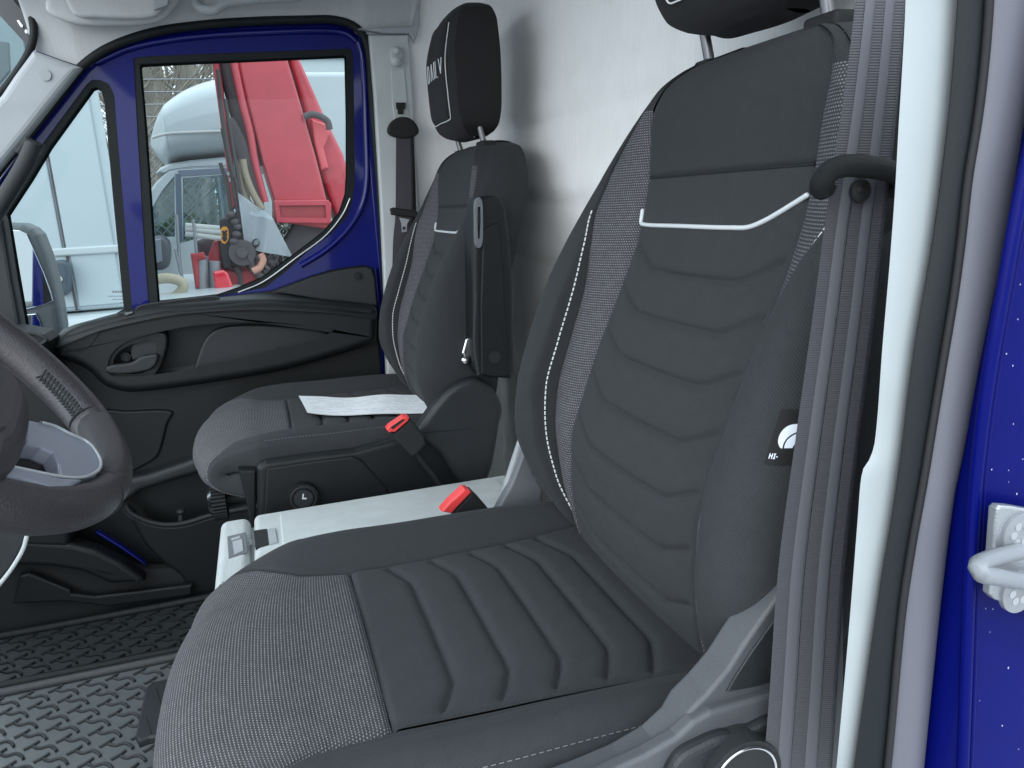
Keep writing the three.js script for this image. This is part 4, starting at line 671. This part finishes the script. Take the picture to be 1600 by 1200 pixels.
// rubber mats
function mat(name, label, x0, x1, z0, z1, y, seed0, mm, rm) {
  const t = thing(name, label, 'floor mat', [(x0 + x1) / 2, y, (z0 + z1) / 2]);
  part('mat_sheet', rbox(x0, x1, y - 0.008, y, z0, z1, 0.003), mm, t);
  const out = [], p = 0.054, q = 0.046; seed = seed0;
  for (let j = 0; z0 + 0.03 + j * q < z1 - 0.02; j++) for (let i = 0; x0 + 0.03 + i * p < x1 - 0.02; i++) {
    const cx = x0 + 0.035 + (i + (j % 2) * 0.5) * p, cz = z0 + 0.035 + j * q; if (cx > x1 - 0.03) continue;
    const w = (dx, dz) => V3(cx + dx, y + 0.0012, cz + dz);
    const a = tube([w(-0.030, -0.006), w(-0.018, 0.004), w(-0.004, 0.002), w(0.008, 0.013), w(0.015, 0.026)], 0.0029, { n: 10, rs: 6 });
    const b = tube([w(0.030, -0.020), w(0.020, -0.010), w(0.008, -0.003)], 0.0029, { n: 6, rs: 6 });
    for (const g of [a, b]) { g.translate(0, -y, 0); g.scale(1, 1.3, 1); g.translate(0, y, 0); out.push(g); }
  }
  part('tread_ribs', out, rm, t).userData.kind = 'stuff';  // darker rubber on the ribs paints the shade along their sides
  const r = 0.011, c = [V3(x0, y + 0.004, z0), V3(x1, y + 0.004, z0), V3(x1, y + 0.004, z1), V3(x0, y + 0.004, z1)];
  part('mat_rim', c.map((a, i) => rod(a, c[(i + 1) % 4], r)), rm, t);
  return t;
}
mat('rubber_mat', 'chequered rubber floor mat in front of the nearer seat, with windscreen light in its colour', -1.0, 0.0, -1.685, -0.8, FLOOR + 0.02, 5, M.matLit, M.matRubber);
mat('rubber_mat', 'chequered rubber floor mat along the passenger door, with shade in its colour', -1.0, 0.05, -1.955, -1.72, FLOOR + 0.016, 6, M.matRubber, M.black);
{ const t = thing('pedal_flap', 'black ribbed pedal shaped flap over the rubber mat beside the seat cushion', 'flap', [-0.3, 0.86, -1.36]);
  const o = { bevel: 0.004 };
  part('pad', flat([[227, 1075], [236, 1066], [300, 1052], [330, 1120], [300, 1142], [232, 1152], [216, 1158], [211, 1148]], 0.872, 0.016, o), M.charcoal, t);
  for (const [a, b, c, d] of [[244, 1076, 262, 1140], [228, 1122, 236, 1146], [268, 1068, 284, 1130]]) part('groove', rod(PY(a, b, 0.8725), PY(c, d, 0.8725), 0.0012), M.blackDark, t);
  part('bracket', rbox(-0.27, -0.2, FLOOR, 0.862, -1.38, -1.3, 0.006), M.blackDark, t); }
// ───────────────────────── outside the passenger window ─────────────────────────
const O = {
  white: P({ color: lin(0.50, 0.55, 0.57), roughness: 0.45, clearcoat: 0.4, clearcoatRoughness: 0.2 }),
  panel: P({ color: lin(0.46, 0.53, 0.57), roughness: 0.5 }),
  red: P({ color: lin(0.56, 0.055, 0.078), map: wear, roughness: 0.38, clearcoat: 0.5, clearcoatRoughness: 0.25 }),
  redDull: P({ color: lin(0.40, 0.05, 0.06), map: wear, roughness: 0.6 }),
  grime: S({ color: lin(0.10, 0.085, 0.09), map: wear, roughness: 0.8 }),
  steel: S({ color: lin(0.30, 0.31, 0.33), metalness: 0.6, roughness: 0.5 }),
  pale: S({ color: lin(0.5, 0.5, 0.49), roughness: 0.6 }),
  hose: S({ color: lin(0.30, 0.25, 0.18), roughness: 0.7 }),
  concrete: S({ color: lin(0.26, 0.27, 0.28), map: wear, roughness: 0.95 }),
  bark: S({ color: lin(0.26, 0.235, 0.20), roughness: 0.95 }),
  hedge: P({ color: lin(0.075, 0.095, 0.035), roughness: 0.9 }),
  tint: P({ color: lin(0.70, 0.82, 0.86), transmission: 1, thickness: 0, roughness: 0.02 }),
  amber: S({ color: lin(0.75, 0.32, 0.04), roughness: 0.5 }),
};
const edgeTop = (p) => tabFn(p.map((q) => q[0]), p.map((q) => q[1]));
const z2 = (pts) => pts.map(([x, y]) => [x * 0.3833 + 180, y * 0.3833 + 40]);           // from the enlarged survey of the window
{ // white lorry seen through the quarter glass
  const Z = -4.0, t = thing('box_lorry', 'white box lorry filling the small quarter window', 'lorry'); t.position.copy(PZ(100, 560, Z)); t.position.y = 0;
  const bx = PZ(176, 280, Z).x, top = PZ(140, 60, Z).y, bot = PZ(150, 484, Z).y;
  part('box_body', flatXZ([[bx - 6.5, -Z], [bx, -Z], [bx - 0.02, -Z + 0.1], [bx - 1.25, -Z + 2.4], [bx - 6.5, -Z + 2.4]].map(([a, b]) => new THREE.Vector2(a, b)), top + 1.2, top + 1.2 - bot, { bevel: 0.02 }), O.panel, t);
  part('side_panel', rbox(PZ(103, 400, Z).x + 0.006, bx - 0.04, PZ(150, 388, Z).y, top + 1.1, Z - 0.02, Z + 0.012, 0.008), O.panel, t);
  part('side_panel', rbox(PZ(103, 400, Z).x - 3.0, PZ(103, 400, Z).x - 0.006, PZ(150, 388, Z).y, top + 1.1, Z - 0.02, Z + 0.012, 0.008), O.panel, t);
  part('side_panel', rbox(PZ(117, 440, Z).x, bx - 0.04, bot + 0.02, PZ(150, 394, Z).y, Z - 0.02, Z + 0.010, 0.008), O.panel, t);
  part('side_panel', rbox(PZ(117, 440, Z).x - 3.0, PZ(117, 440, Z).x - 0.012, bot + 0.02, PZ(150, 394, Z).y, Z - 0.02, Z + 0.010, 0.008), O.panel, t);
  { const x = PZ(103, 390, Z).x; part('panel_joint', rbox(x - 0.0035, x + 0.0035, bot, top + 1.1, Z, Z + 0.0135, 0.002), O.grime, t); }
  part('rail', rbox(bx - 6.4, bx, PZ(150, 397, Z).y, PZ(150, 384, Z).y, Z, Z + 0.022, 0.01), O.white, t);
  part('skirt', rbox(bx - 6.3, bx + 0.5, bot - 0.75, bot - 0.01, Z - 2.2, Z + 0.14, 0.06), O.white, t);
  const hs = part('side_marker', slab([[78, 414], [84, 408], [96, 407], [104, 412], [108, 440], [107, 456], [100, 463], [88, 464], [80, 452]], Z + 0.09, 0.07, { bevel: 0.015, sm: 50 }), P({ color: lin(0.06, 0.085, 0.11), roughness: 0.4 }), t, 'dark blue grey handle block on the lorry side');
  part('lock', disc(PZ(93, 436, Z + 0.095), 0.012, 0.008), O.pale, hs);
  for (const dx of [-4.8, -0.9]) part('wheel', rod(V3(bx + dx, 0.46, Z - 0.3), V3(bx + dx, 0.46, Z - 0.02), 0.46, 0.46, 32), M.rubber, t);
  part('chassis', rbox(bx - 6.2, bx, 0.55, bot - 0.5, Z - 1.9, Z - 0.4, 0.02), O.grime, t);
}
{ // the van's own mirror outside the quarter glass
  const Z = -2.36, t = thing('side_mirror', 'grey door mirror outside the quarter window', 'mirror'); t.position.copy(PZ(50, 440, Z));
  part('housing', slab([[-30, 352], [6, 348], [34, 349], [50, 356], [60, 366], [72, 396], [82, 430], [92, 478], [97, 512], [96, 526], [60, 548], [-30, 560]], Z - 0.012, 0.10, { bevel: 0.02, seg: 4 }), P({ color: lin(0.14, 0.16, 0.17), bumpMap: grain, bumpScale: 0.0004, roughness: 0.5 }), t);
  part('mirror_glass', slab([[-20, 360], [8, 358], [30, 360], [42, 366], [54, 392], [68, 424], [80, 458], [83, 470], [70, 476], [36, 484], [-10, 486]], Z - 0.006, 0.006, { bevel: 0.002 }), S({ color: lin(0.88, 0.92, 0.94), metalness: 1, roughness: 0.02 }), t);
  part('wide_mirror', slab([[-10, 496], [36, 492], [56, 490], [62, 502], [68, 526], [50, 536], [-10, 544]], Z - 0.006, 0.006, { bevel: 0.002 }), S({ color: lin(0.80, 0.86, 0.88), metalness: 1, roughness: 0.03 }), t);
}
{ // panel van with a roof spoiler
  const Z = -7.2, t = thing('panel_van', 'white van with a rounded roof fairing behind the red crane', 'van'); t.position.copy(PZ(400, 560, Z)); t.position.y = 0;
  { const top = edgeTop([[122, 470], [130, 430], [145, 392], [170, 350], [200, 315], [230, 288], [300, 240], [380, 207], [480, 186], [640, 178]]), bot = edgeTop([[122, 470], [130, 505], [145, 535], [165, 560], [185, 573], [215, 552], [250, 543], [330, 538], [440, 527], [640, 520]]);
    const sec = (x, f) => { const yt = top(x), yb = bot(x), [q0, q1] = z2([[x, yt], [x, yb]]), a = PZ(q0[0], q0[1], Z), b = PZ(q1[0], q1[1], Z), an = f * Math.PI * 2, c = Math.cos(an), s2 = Math.sin(an), k = 0.55, e = (v) => Math.sign(v) * Math.pow(Math.abs(v), k); return V3((a.x + b.x) / 2, (a.y + b.y) / 2 + (a.y - b.y) / 2 * e(s2), Z - 0.9 + (0.55 + 0.55 * Math.min(1, (x - 122) / 90)) * e(c)); };
    part('roof_fairing', grid(48, 60, (u, v) => sec(122.5 + 517 * v * v * (0.4 + 0.6 * v), u)), O.white, t, 'tall rounded white roof fairing'); }
  part('fairing_seam', tube(z2([[150, 458], [205, 442], [330, 434], [440, 430], [600, 424]]).map(([u, v]) => PZ(u, v, Z + 0.20)), 0.012, { n: 40 }), O.pale, t);
  part('cab_roof', slab(z2([[180, 578], [215, 562], [300, 548], [440, 534], [640, 530], [640, 590], [450, 584], [250, 588], [160, 604]]), Z, 1.8, { bevel: 0.05, seg: 4 }), O.white, t);
  const body = z2([[130, 690], [165, 640], [215, 590], [260, 580], [450, 576], [640, 580], [640, 1130], [90, 1130], [95, 940], [110, 900], [130, 860]]);
  const win = z2([[265, 612], [440, 598], [560, 596], [560, 820], [430, 850], [268, 895]]), win2 = z2([[140, 740], [180, 670], [232, 606], [252, 606], [254, 870], [150, 872]]);
  part('cab_side', slab(body, Z, 0.08, { bevel: 0.02, holes: [win, win2] }), O.white, t);
  part('window', slab(win, Z - 0.03, 0.006), O.tint, t); part('window', slab(win2, Z - 0.03, 0.006), O.tint, t);
  part('door_pillar', slab(z2([[244, 604], [268, 604], [275, 880], [252, 890]]), Z + 0.01, 0.04, { bevel: 0.006 }), P({ color: lin(0.10, 0.14, 0.19), roughness: 0.4 }), t);
  part('window_frame', slab(z2([[255, 590], [450, 580], [640, 578], [640, 604], [450, 604], [262, 616]]), Z + 0.008, 0.03, { bevel: 0.006 }), P({ color: lin(0.16, 0.20, 0.26), roughness: 0.4 }), t);
  part('far_side', slab(body, Z - 1.75, 0.05, { holes: [win, win2] }), O.white, t);
  part('door_mirror', slab(z2([[140, 872], [150, 862], [190, 858], [215, 880], [222, 940], [206, 990], [160, 998], [138, 980]]), Z + 0.28, 0.2, { bevel: 0.05, sm: 50 }), P({ color: lin(0.09, 0.10, 0.12), roughness: 0.5 }), t);
  part('mirror_face', slab(z2([[146, 874], [186, 868], [192, 960], [150, 978]]), Z + 0.30, 0.03, { bevel: 0.01 }), P({ color: lin(0.22, 0.25, 0.29), roughness: 0.4 }), t);
  part('load_body', rbox(PZ(470, 300, Z).x, PZ(470, 300, Z).x + 3.5, 0.6, PZ(440, 110, Z).y, Z - 1.9, Z - 0.05, 0.05), O.white, t);
  for (const u of [250, 700]) { const p = PZ(u, 500, Z); part('wheel', rod(V3(p.x, 0.36, Z - 0.22), V3(p.x, 0.36, Z + 0.01), 0.36, 0.36, 28), M.rubber, t); }
}
{ // lorry crane
  const Z = -5.0, t = thing('lorry_crane', 'red folded lorry crane with hoses and control valves', 'crane'); t.position.copy(PZ(430, 560, Z)); t.position.y = 0;
  part('boom', slab(z2([[486, 60], [690, 60], [700, 130], [760, 330], [820, 540], [866, 722], [650, 722], [640, 690], [600, 560], [545, 350], [490, 130]]), Z, 0.55, { bevel: 0.02 }), O.red, t);
  part('boom_end', slab(z2([[650, 718], [864, 716], [878, 730], [878, 800], [868, 830], [660, 800], [652, 780]]), Z + 0.03, 0.6, { bevel: 0.02 }), O.redDull, t);
  part('boom_rim', slab(z2([[646, 712], [868, 710], [882, 728], [880, 808], [658, 804]]), Z + 0.05, 0.06, { bevel: 0.008, holes: [z2([[662, 728], [862, 726], [866, 790], [670, 788]])] }), O.red, t);
  part('boom_shadow', slab(z2([[735, 800], [868, 806], [890, 840], [884, 900], [760, 960], [705, 960], [690, 880]]), Z - 0.1, 0.3, { bevel: 0.02 }), O.grime, t);  // dark block painting the shade below the open boom end
  part('pressure_hose', [[428, 560, 470, 740], [436, 420, 500, 760], [448, 300, 520, 720], [418, 180, 470, 560]].map(([a, b, c, d], i) => tube(z2([[a, b], [(a + c) / 2 + 8 - i * 5, (b + d) / 2], [c, d], [c + 14, d + 60]]).map(([u, v]) => PZ(u, v, Z + 0.13 + i * 0.012)), 0.012, { n: 30, rs: 6 })), S({ color: lin(0.05, 0.045, 0.045), roughness: 0.6 }), t).userData.kind = 'stuff';
  part('boom_edge', tube(z2([[470, 60], [490, 180], [520, 320], [550, 440], [570, 560], [610, 720]]).map(([u, v]) => PZ(u, v, Z + 0.03)), 0.022, { n: 40 }), O.red, t);
  part('outer_arm', slab(z2([[690, 60], [735, 60], [745, 120], [790, 220], [842, 340], [880, 420], [930, 520], [958, 620], [958, 720], [915, 815], [880, 720], [830, 580], [790, 420], [740, 240], [706, 130]]), Z - 0.12, 0.4, { bevel: 0.03 }), O.red, t);
  part('arm_gusset', slab(z2([[800, 380], [860, 400], [875, 440], [850, 500], [870, 580], [840, 590], [812, 480]]), Z - 0.06, 0.1, { bevel: 0.015 }), P({ color: lin(0.72, 0.12, 0.14), roughness: 0.5 }), t);
  part('rod', slab(z2([[384, 60], [410, 60], [440, 260], [470, 480], [490, 640], [505, 740], [478, 744], [462, 640], [440, 480], [410, 260]]), Z + 0.02, 0.18, { bevel: 0.02 }), O.redDull, t);
  part('cylinder', rod(PZ(346, 70, Z - 0.1), PZ(392, 250, Z - 0.1), 0.055), O.grime, t); part('cylinder', rod(PZ(356, 70, Z - 0.12), PZ(404, 260, Z - 0.12), 0.05), O.steel, t);
  part('bracket', slab(z2([[455, 380], [480, 372], [500, 400], [540, 480], [560, 560], [600, 690], [610, 750], [575, 755], [545, 640], [510, 600], [490, 520], [470, 460]]), Z + 0.04, 0.1, { bevel: 0.02 }), O.grime, t);
  part('hose', [tube(z2([[520, 545], [530, 600], [560, 680], [600, 750]]).map(([u, v]) => PZ(u, v, Z + 0.12)), 0.02), tube(z2([[510, 560], [512, 640], [540, 720], [585, 760]]).map(([u, v]) => PZ(u, v, Z + 0.1)), 0.022)], O.hose, t);
  part('plastic_sheet', grid(10, 16, (u, v) => { const l = z2([[500 + 30 * v, 680 + 230 * v]])[0], r = z2([[640 + 85 * v, 780 + 165 * v]])[0]; const a = PZ(l[0], l[1], Z + 0.16), b = PZ(r[0], r[1], Z + 0.16); const p = a.lerp(b, u); p.z += 0.03 * Math.sin(u * 9 + v * 4); return p; }), P({ color: lin(0.7, 0.76, 0.82), transmission: 0.55, thickness: 0, roughness: 0.25 }), t, 'clear plastic sheet hanging on the crane');
  part('column', slab(z2([[330, 880], [400, 850], [450, 770], [500, 760], [600, 780], [660, 800], [700, 1000], [700, 1120], [330, 1120]]), Z - 0.1, 0.4, { bevel: 0.03 }), O.grime, t);
  part('valve_block', slab(z2([[425, 790], [470, 782], [520, 800], [522, 840], [478, 850], [474, 990], [440, 990], [426, 900]]), Z + 0.12, 0.12, { bevel: 0.01 }), S({ color: lin(0.03, 0.03, 0.035), roughness: 0.7 }), t);
  const bd = part('badge', slab(z2([[428, 835], [440, 820], [456, 822], [463, 845], [460, 875], [446, 890], [432, 880]]), Z + 0.128, 0.01, { sm: 40 }), O.amber, t, 'amber badge on the valve block');
  part('badge_mark', [tube(z2([[436, 838], [446, 842], [455, 836]]).map(([u, v]) => PZ(u, v, Z + 0.131)), 0.006), tube(z2([[440, 850], [452, 850], [446, 858]]).map(([u, v]) => PZ(u, v, Z + 0.131)), 0.006, { closed: true }), tube(z2([[440, 864], [452, 864], [446, 876]]).map(([u, v]) => PZ(u, v, Z + 0.131)), 0.006, { closed: true })], S({ color: lin(0.03, 0.03, 0.03), roughness: 0.7 }), bd);
  const gc = z2([[518, 925]])[0]; const gr = part('slew_gear', [disc(PZ(gc[0], gc[1], Z + 0.14), 0.075, 0.06), disc(PZ(gc[0], gc[1], Z + 0.18), 0.03, 0.04)], O.grime, t);
  part('lever', [[286, 815, 425, 826], [286, 828, 430, 842], [286, 848, 430, 866]].map(([a, b, c, d]) => { const [p, q] = z2([[a, b], [c, d]]); return rod(PZ(p[0], p[1], Z + 0.15), PZ(q[0], q[1], Z + 0.12), 0.016); }), O.pale, t);
  part('lever', [[250, 770, 265, 1000], [245, 910, 290, 1100], [318, 790, 332, 930]].map(([a, b, c, d]) => { const [p, q] = z2([[a, b], [c, d]]); return rod(PZ(p[0], p[1], Z + 0.2), PZ(q[0], q[1], Z + 0.2), 0.009); }), O.steel, t);
  for (const f of [[490, 800], [500, 820], [495, 850], [484, 880], [470, 770]]) { const [p] = z2([f]); part('fitting', ball(PZ(p[0], p[1], Z + 0.16), 0.026, 0.02, 0.026, 8), O.grime, t); }
  part('red_block', slab(z2([[370, 960], [400, 880], [428, 870], [434, 985], [480, 1000], [570, 990], [580, 1060], [480, 1110], [380, 1110]]), Z + 0.08, 0.2, { bevel: 0.02 }), O.redDull, t);
  part('leg_cylinder', [rod(PZ(...z2([[350, 940]])[0], Z + 0.17), PZ(...z2([[356, 1110]])[0], Z + 0.17), 0.04), rod(PZ(...z2([[404, 960]])[0], Z + 0.16), PZ(...z2([[410, 1110]])[0], Z + 0.16), 0.035)], O.steel, t);
  part('tail_lamp', slab(z2([[398, 1004], [440, 996], [460, 1010], [478, 1060], [476, 1110], [410, 1110]]), Z + 0.24, 0.06, { bevel: 0.015 }), P({ color: lin(0.75, 0.03, 0.05), roughness: 0.2, clearcoat: 1 }), t);
  part('tail_lamp', slab(z2([[306, 930], [360, 924], [372, 950], [340, 960], [344, 1070], [326, 1070]]), Z + 0.22, 0.06, { bevel: 0.015 }), O.redDull, t);
  part('cable', [tube(z2([[170, 1035], [210, 1030], [250, 1036], [275, 1050], [272, 1080], [240, 1105], [180, 1115]]).map(([u, v]) => PZ(u, v, Z + 0.35)), 0.028)], P({ color: lin(0.42, 0.36, 0.26), roughness: 0.6 }), t, 'thick beige hose');
  seed = 55; const hs = []; for (let i = 0; i < 22; i++) { const x = 480 + rnd() * 180, y = 880 + rnd() * 110; hs.push(tube(z2([[x, y], [x + 10 + rnd() * 40, y + 20 + rnd() * 50], [x + 20 + rnd() * 70, y + 10 + rnd() * 90]]).map(([u, v]) => PZ(u, v, Z + 0.05 + rnd() * 0.12)), 0.010 + rnd() * 0.014, { n: 12, rs: 6 })); }
  part('hose_bundle', hs, O.grime, t).userData.kind = 'stuff';
  part('hose', tube(z2([[560, 1000], [590, 985], [602, 950], [590, 930]]).map(([u, v]) => PZ(u, v, Z + 0.15)), 0.022), P({ color: lin(0.6, 0.3, 0.22), roughness: 0.6 }), t);
  part('strap', tube(z2([[770, 372], [800, 362], [840, 372], [866, 392], [874, 424]]).map(([u, v]) => PZ(u, v, Z + 0.02)), 0.02), O.grime, t);
  part('marking', [slab(z2([[455, 600], [470, 590], [474, 606], [460, 612]]), Z + 0.03, 0.004), slab(z2([[462, 622], [478, 612], [480, 630], [466, 638]]), Z + 0.03, 0.004)], O.pale, t);
  part('lorry_frame', rbox(PZ(300, 560, Z).x, PZ(700, 560, Z).x, 0.5, PZ(400, 470, Z).y + 0.02, Z - 1.2, Z - 0.12, 0.03), O.grime, t);
  for (const u of [330, 640]) { const p = PZ(u, 500, Z); part('wheel', rod(V3(p.x, 0.48, Z - 0.6), V3(p.x, 0.48, Z - 0.3), 0.48, 0.48, 30), M.rubber, t); }
}
{ const Z = -9.5, t = thing('trailer', 'pale trailer body high behind the crane at right of the window', 'trailer'); t.position.copy(PZ(520, 300, Z)); t.position.y = 0;
  const p = PZ(430, 0, Z), q = PZ(600, 200, Z);
  part('trailer_body', rbox(p.x, p.x + 6, 1.2, p.y + 0.6, Z - 2.4, Z, 0.04), O.white, t);
  part('top_rail', rbox(p.x, p.x + 6, PZ(520, 92, Z).y, PZ(520, 86, Z).y, Z, Z + 0.05, 0.01), O.panel, t);
  for (const d of [1.2, 2.6, 4.6]) part('wheel', rod(V3(p.x + d, 0.5, Z - 0.35), V3(p.x + d, 0.5, Z - 0.05), 0.5, 0.5, 28), M.rubber, t); }
{ const Z = -8.2, t = thing('board_fence', 'grey upright board fence behind the crane', 'fence'); t.position.copy(PZ(530, 300, Z)); t.position.y = 0;
  const x0 = PZ(480, 200, Z).x, base = PZ(520, 168, Z).y;
  for (let i = 0; i < 12; i++) part('board', rbox(x0 + i * 0.2, x0 + i * 0.2 + 0.19, 0, base - 0.08 + i * 0.075 + (i % 3) * 0.008, Z - 0.04 - (i % 2) * 0.012, Z, 0.006), O.concrete, t);
  part('cap_rail', rod(V3(x0, base - 0.06, Z), V3(x0 + 2.4, base + 0.84, Z), 0.04), O.concrete, t); }
{ // chain link fence
  const Z = -10.5, x0 = PZ(150, 300, Z).x, x1 = PZ(420, 300, Z).x, H = PZ(215, 190, Z).y, t = thing('wire_fence', 'grey chain link fence in front of the bare trees', 'fence', [0, 0, Z]);
  const out = [], pitch = 0.11; for (let x = x0 - H; x < x1; x += pitch) for (const d of [1, -1]) { const xa = d > 0 ? x : x + H, xb = d > 0 ? x + H : x; out.push(rod(V3(xa, 0, Z), V3(xb, H, Z), 0.006, 0.006, 3)); }
  part('wire_netting', out, O.steel, t).userData.kind = 'stuff';
  for (let i = 0; i < 5; i++) part('post', rod(V3(x0 + i * 1.4, 0, Z + 0.04), V3(x0 + i * 1.4, H + 0.1, Z + 0.04), 0.03), O.steel, t);
  for (let i = 0; i < 4; i++) part('strand', rod(V3(x0 - 1, H + 0.05 + i * 0.14, Z), V3(x1, H + 0.05 + i * 0.14, Z), 0.008, 0.008, 4), O.steel, t);
}
{ // hedge behind the fence
  seed = 31; const leaf = new THREE.PlaneGeometry(0.09, 0.05), N = 14000, im = new THREE.InstancedMesh(leaf, O.hedge, N), m = new THREE.Matrix4(), q = new THREE.Quaternion(), e = new THREE.Euler(), col = new THREE.Color();
  for (let i = 0; i < N; i++) { const x = -6.5 + rnd() * 8, z = -12.6 + rnd() * 1.2, y = Math.pow(rnd(), 0.7) * (1.9 + 0.35 * Math.sin(x * 2.1) + 0.2 * Math.sin(x * 5.3)); e.set(rnd() * 6, rnd() * 6, rnd() * 6); q.setFromEuler(e); m.compose(V3(x, y, z), q, V3(1, 1, 1).multiplyScalar(0.7 + rnd() * 0.9)); im.setMatrixAt(i, m); im.setColorAt(i, col.setRGB(0.7 + rnd() * 0.9, 0.8 + rnd() * 0.6, 0.6 + rnd() * 0.6)); }
  im.name = 'hedge'; im.userData = { kind: 'stuff', label: 'olive green hedge seen through the white van cab', category: 'hedge' }; scene.add(fin(im));
}
{ // bare trees
  seed = 77;
  function branch(out, p, d, len, r, lev) {
    const q = p.clone().addScaledVector(d, len); out.push(rod(p, q, r, r * 0.62, lev > 1 ? 6 : 4));
    if (lev <= 0) return; const n = lev > 2 ? 6 : 5;
    for (let i = 0; i < n; i++) { const t = 0.25 + 0.75 * (i + rnd()) / n, nd = d.clone().add(V3((rnd() - 0.5) * 1.7, rnd() * 0.5, (rnd() - 0.5) * 1.7)).normalize(); branch(out, p.clone().lerp(q, t), nd, len * (0.32 + rnd() * 0.25), r * 0.42, lev - 1); }
  }
  const word = ['leftmost', 'second', 'third', 'fourth', 'fifth', 'sixth', 'seventh', 'eighth', 'rightmost'].map((w) => w + ' from the left of the bare trees behind the wire fence').map((w) => w.replace('most from the left', 'most'));
  for (let i = 0; i < 9; i++) {
    const u = 192 + i * 17 + rnd() * 6, z = -13.5 - (i * 7 % 9) * 0.65, b = PZ(u, 300, z), out = [], hgt = 5.5 + rnd() * 2.5;
    const t = thing('bare_tree', word[i], 'tree', [b.x, 0, z], 'bare trees behind the yard');
    part('trunk', rod(V3(b.x, 0, z), V3(b.x + (rnd() - 0.5) * 0.4, hgt, z), 0.10 + rnd() * 0.07, 0.03, 8), O.bark, t);
    for (let k = 0; k < 13; k++) { const y = 1.6 + k * (hgt - 1.8) / 13 + rnd() * 0.3, an = rnd() * 6.28; branch(out, V3(b.x, y, z), V3(Math.cos(an), 0.5 + rnd() * 0.5, Math.sin(an)).normalize(), 0.9 + rnd() * 0.9, 0.030, 2); }
    part('crown', out, O.bark, t);
  }
  // far wood as one mass
  const im = []; for (let i = 0; i < 160; i++) { const x = -16 + rnd() * 22, z = -24 - rnd() * 10, h = 5 + rnd() * 6; im.push(rod(V3(x, 0, z), V3(x + (rnd() - 0.5), h, z), 0.09 + rnd() * 0.1, 0.02, 5)); for (let k = 0; k < 14; k++) { const y = h * (0.25 + 0.7 * rnd()), a = rnd() * 6.28; im.push(rod(V3(x, y, z), V3(x + Math.cos(a) * 1.3, y + 0.8 + rnd(), z + Math.sin(a)), 0.03, 0.006, 3)); } }
  const w = single('far_wood', merge(im), O.bark, 'brown grey far wood behind the yard', 'wood'); w.userData.kind = 'stuff';
}
// ───────────────────────── render ─────────────────────────
const renderer = new THREE.WebGLRenderer({ antialias: true });
renderer.setSize(W, H);
renderer.shadowMap.enabled = true; renderer.shadowMap.type = THREE.PCFSoftShadowMap;
renderer.outputColorSpace = THREE.SRGBColorSpace;
renderer.toneMapping = THREE.LinearToneMapping; renderer.toneMappingExposure = EXPOSURE;
renderer.render(scene, camera);
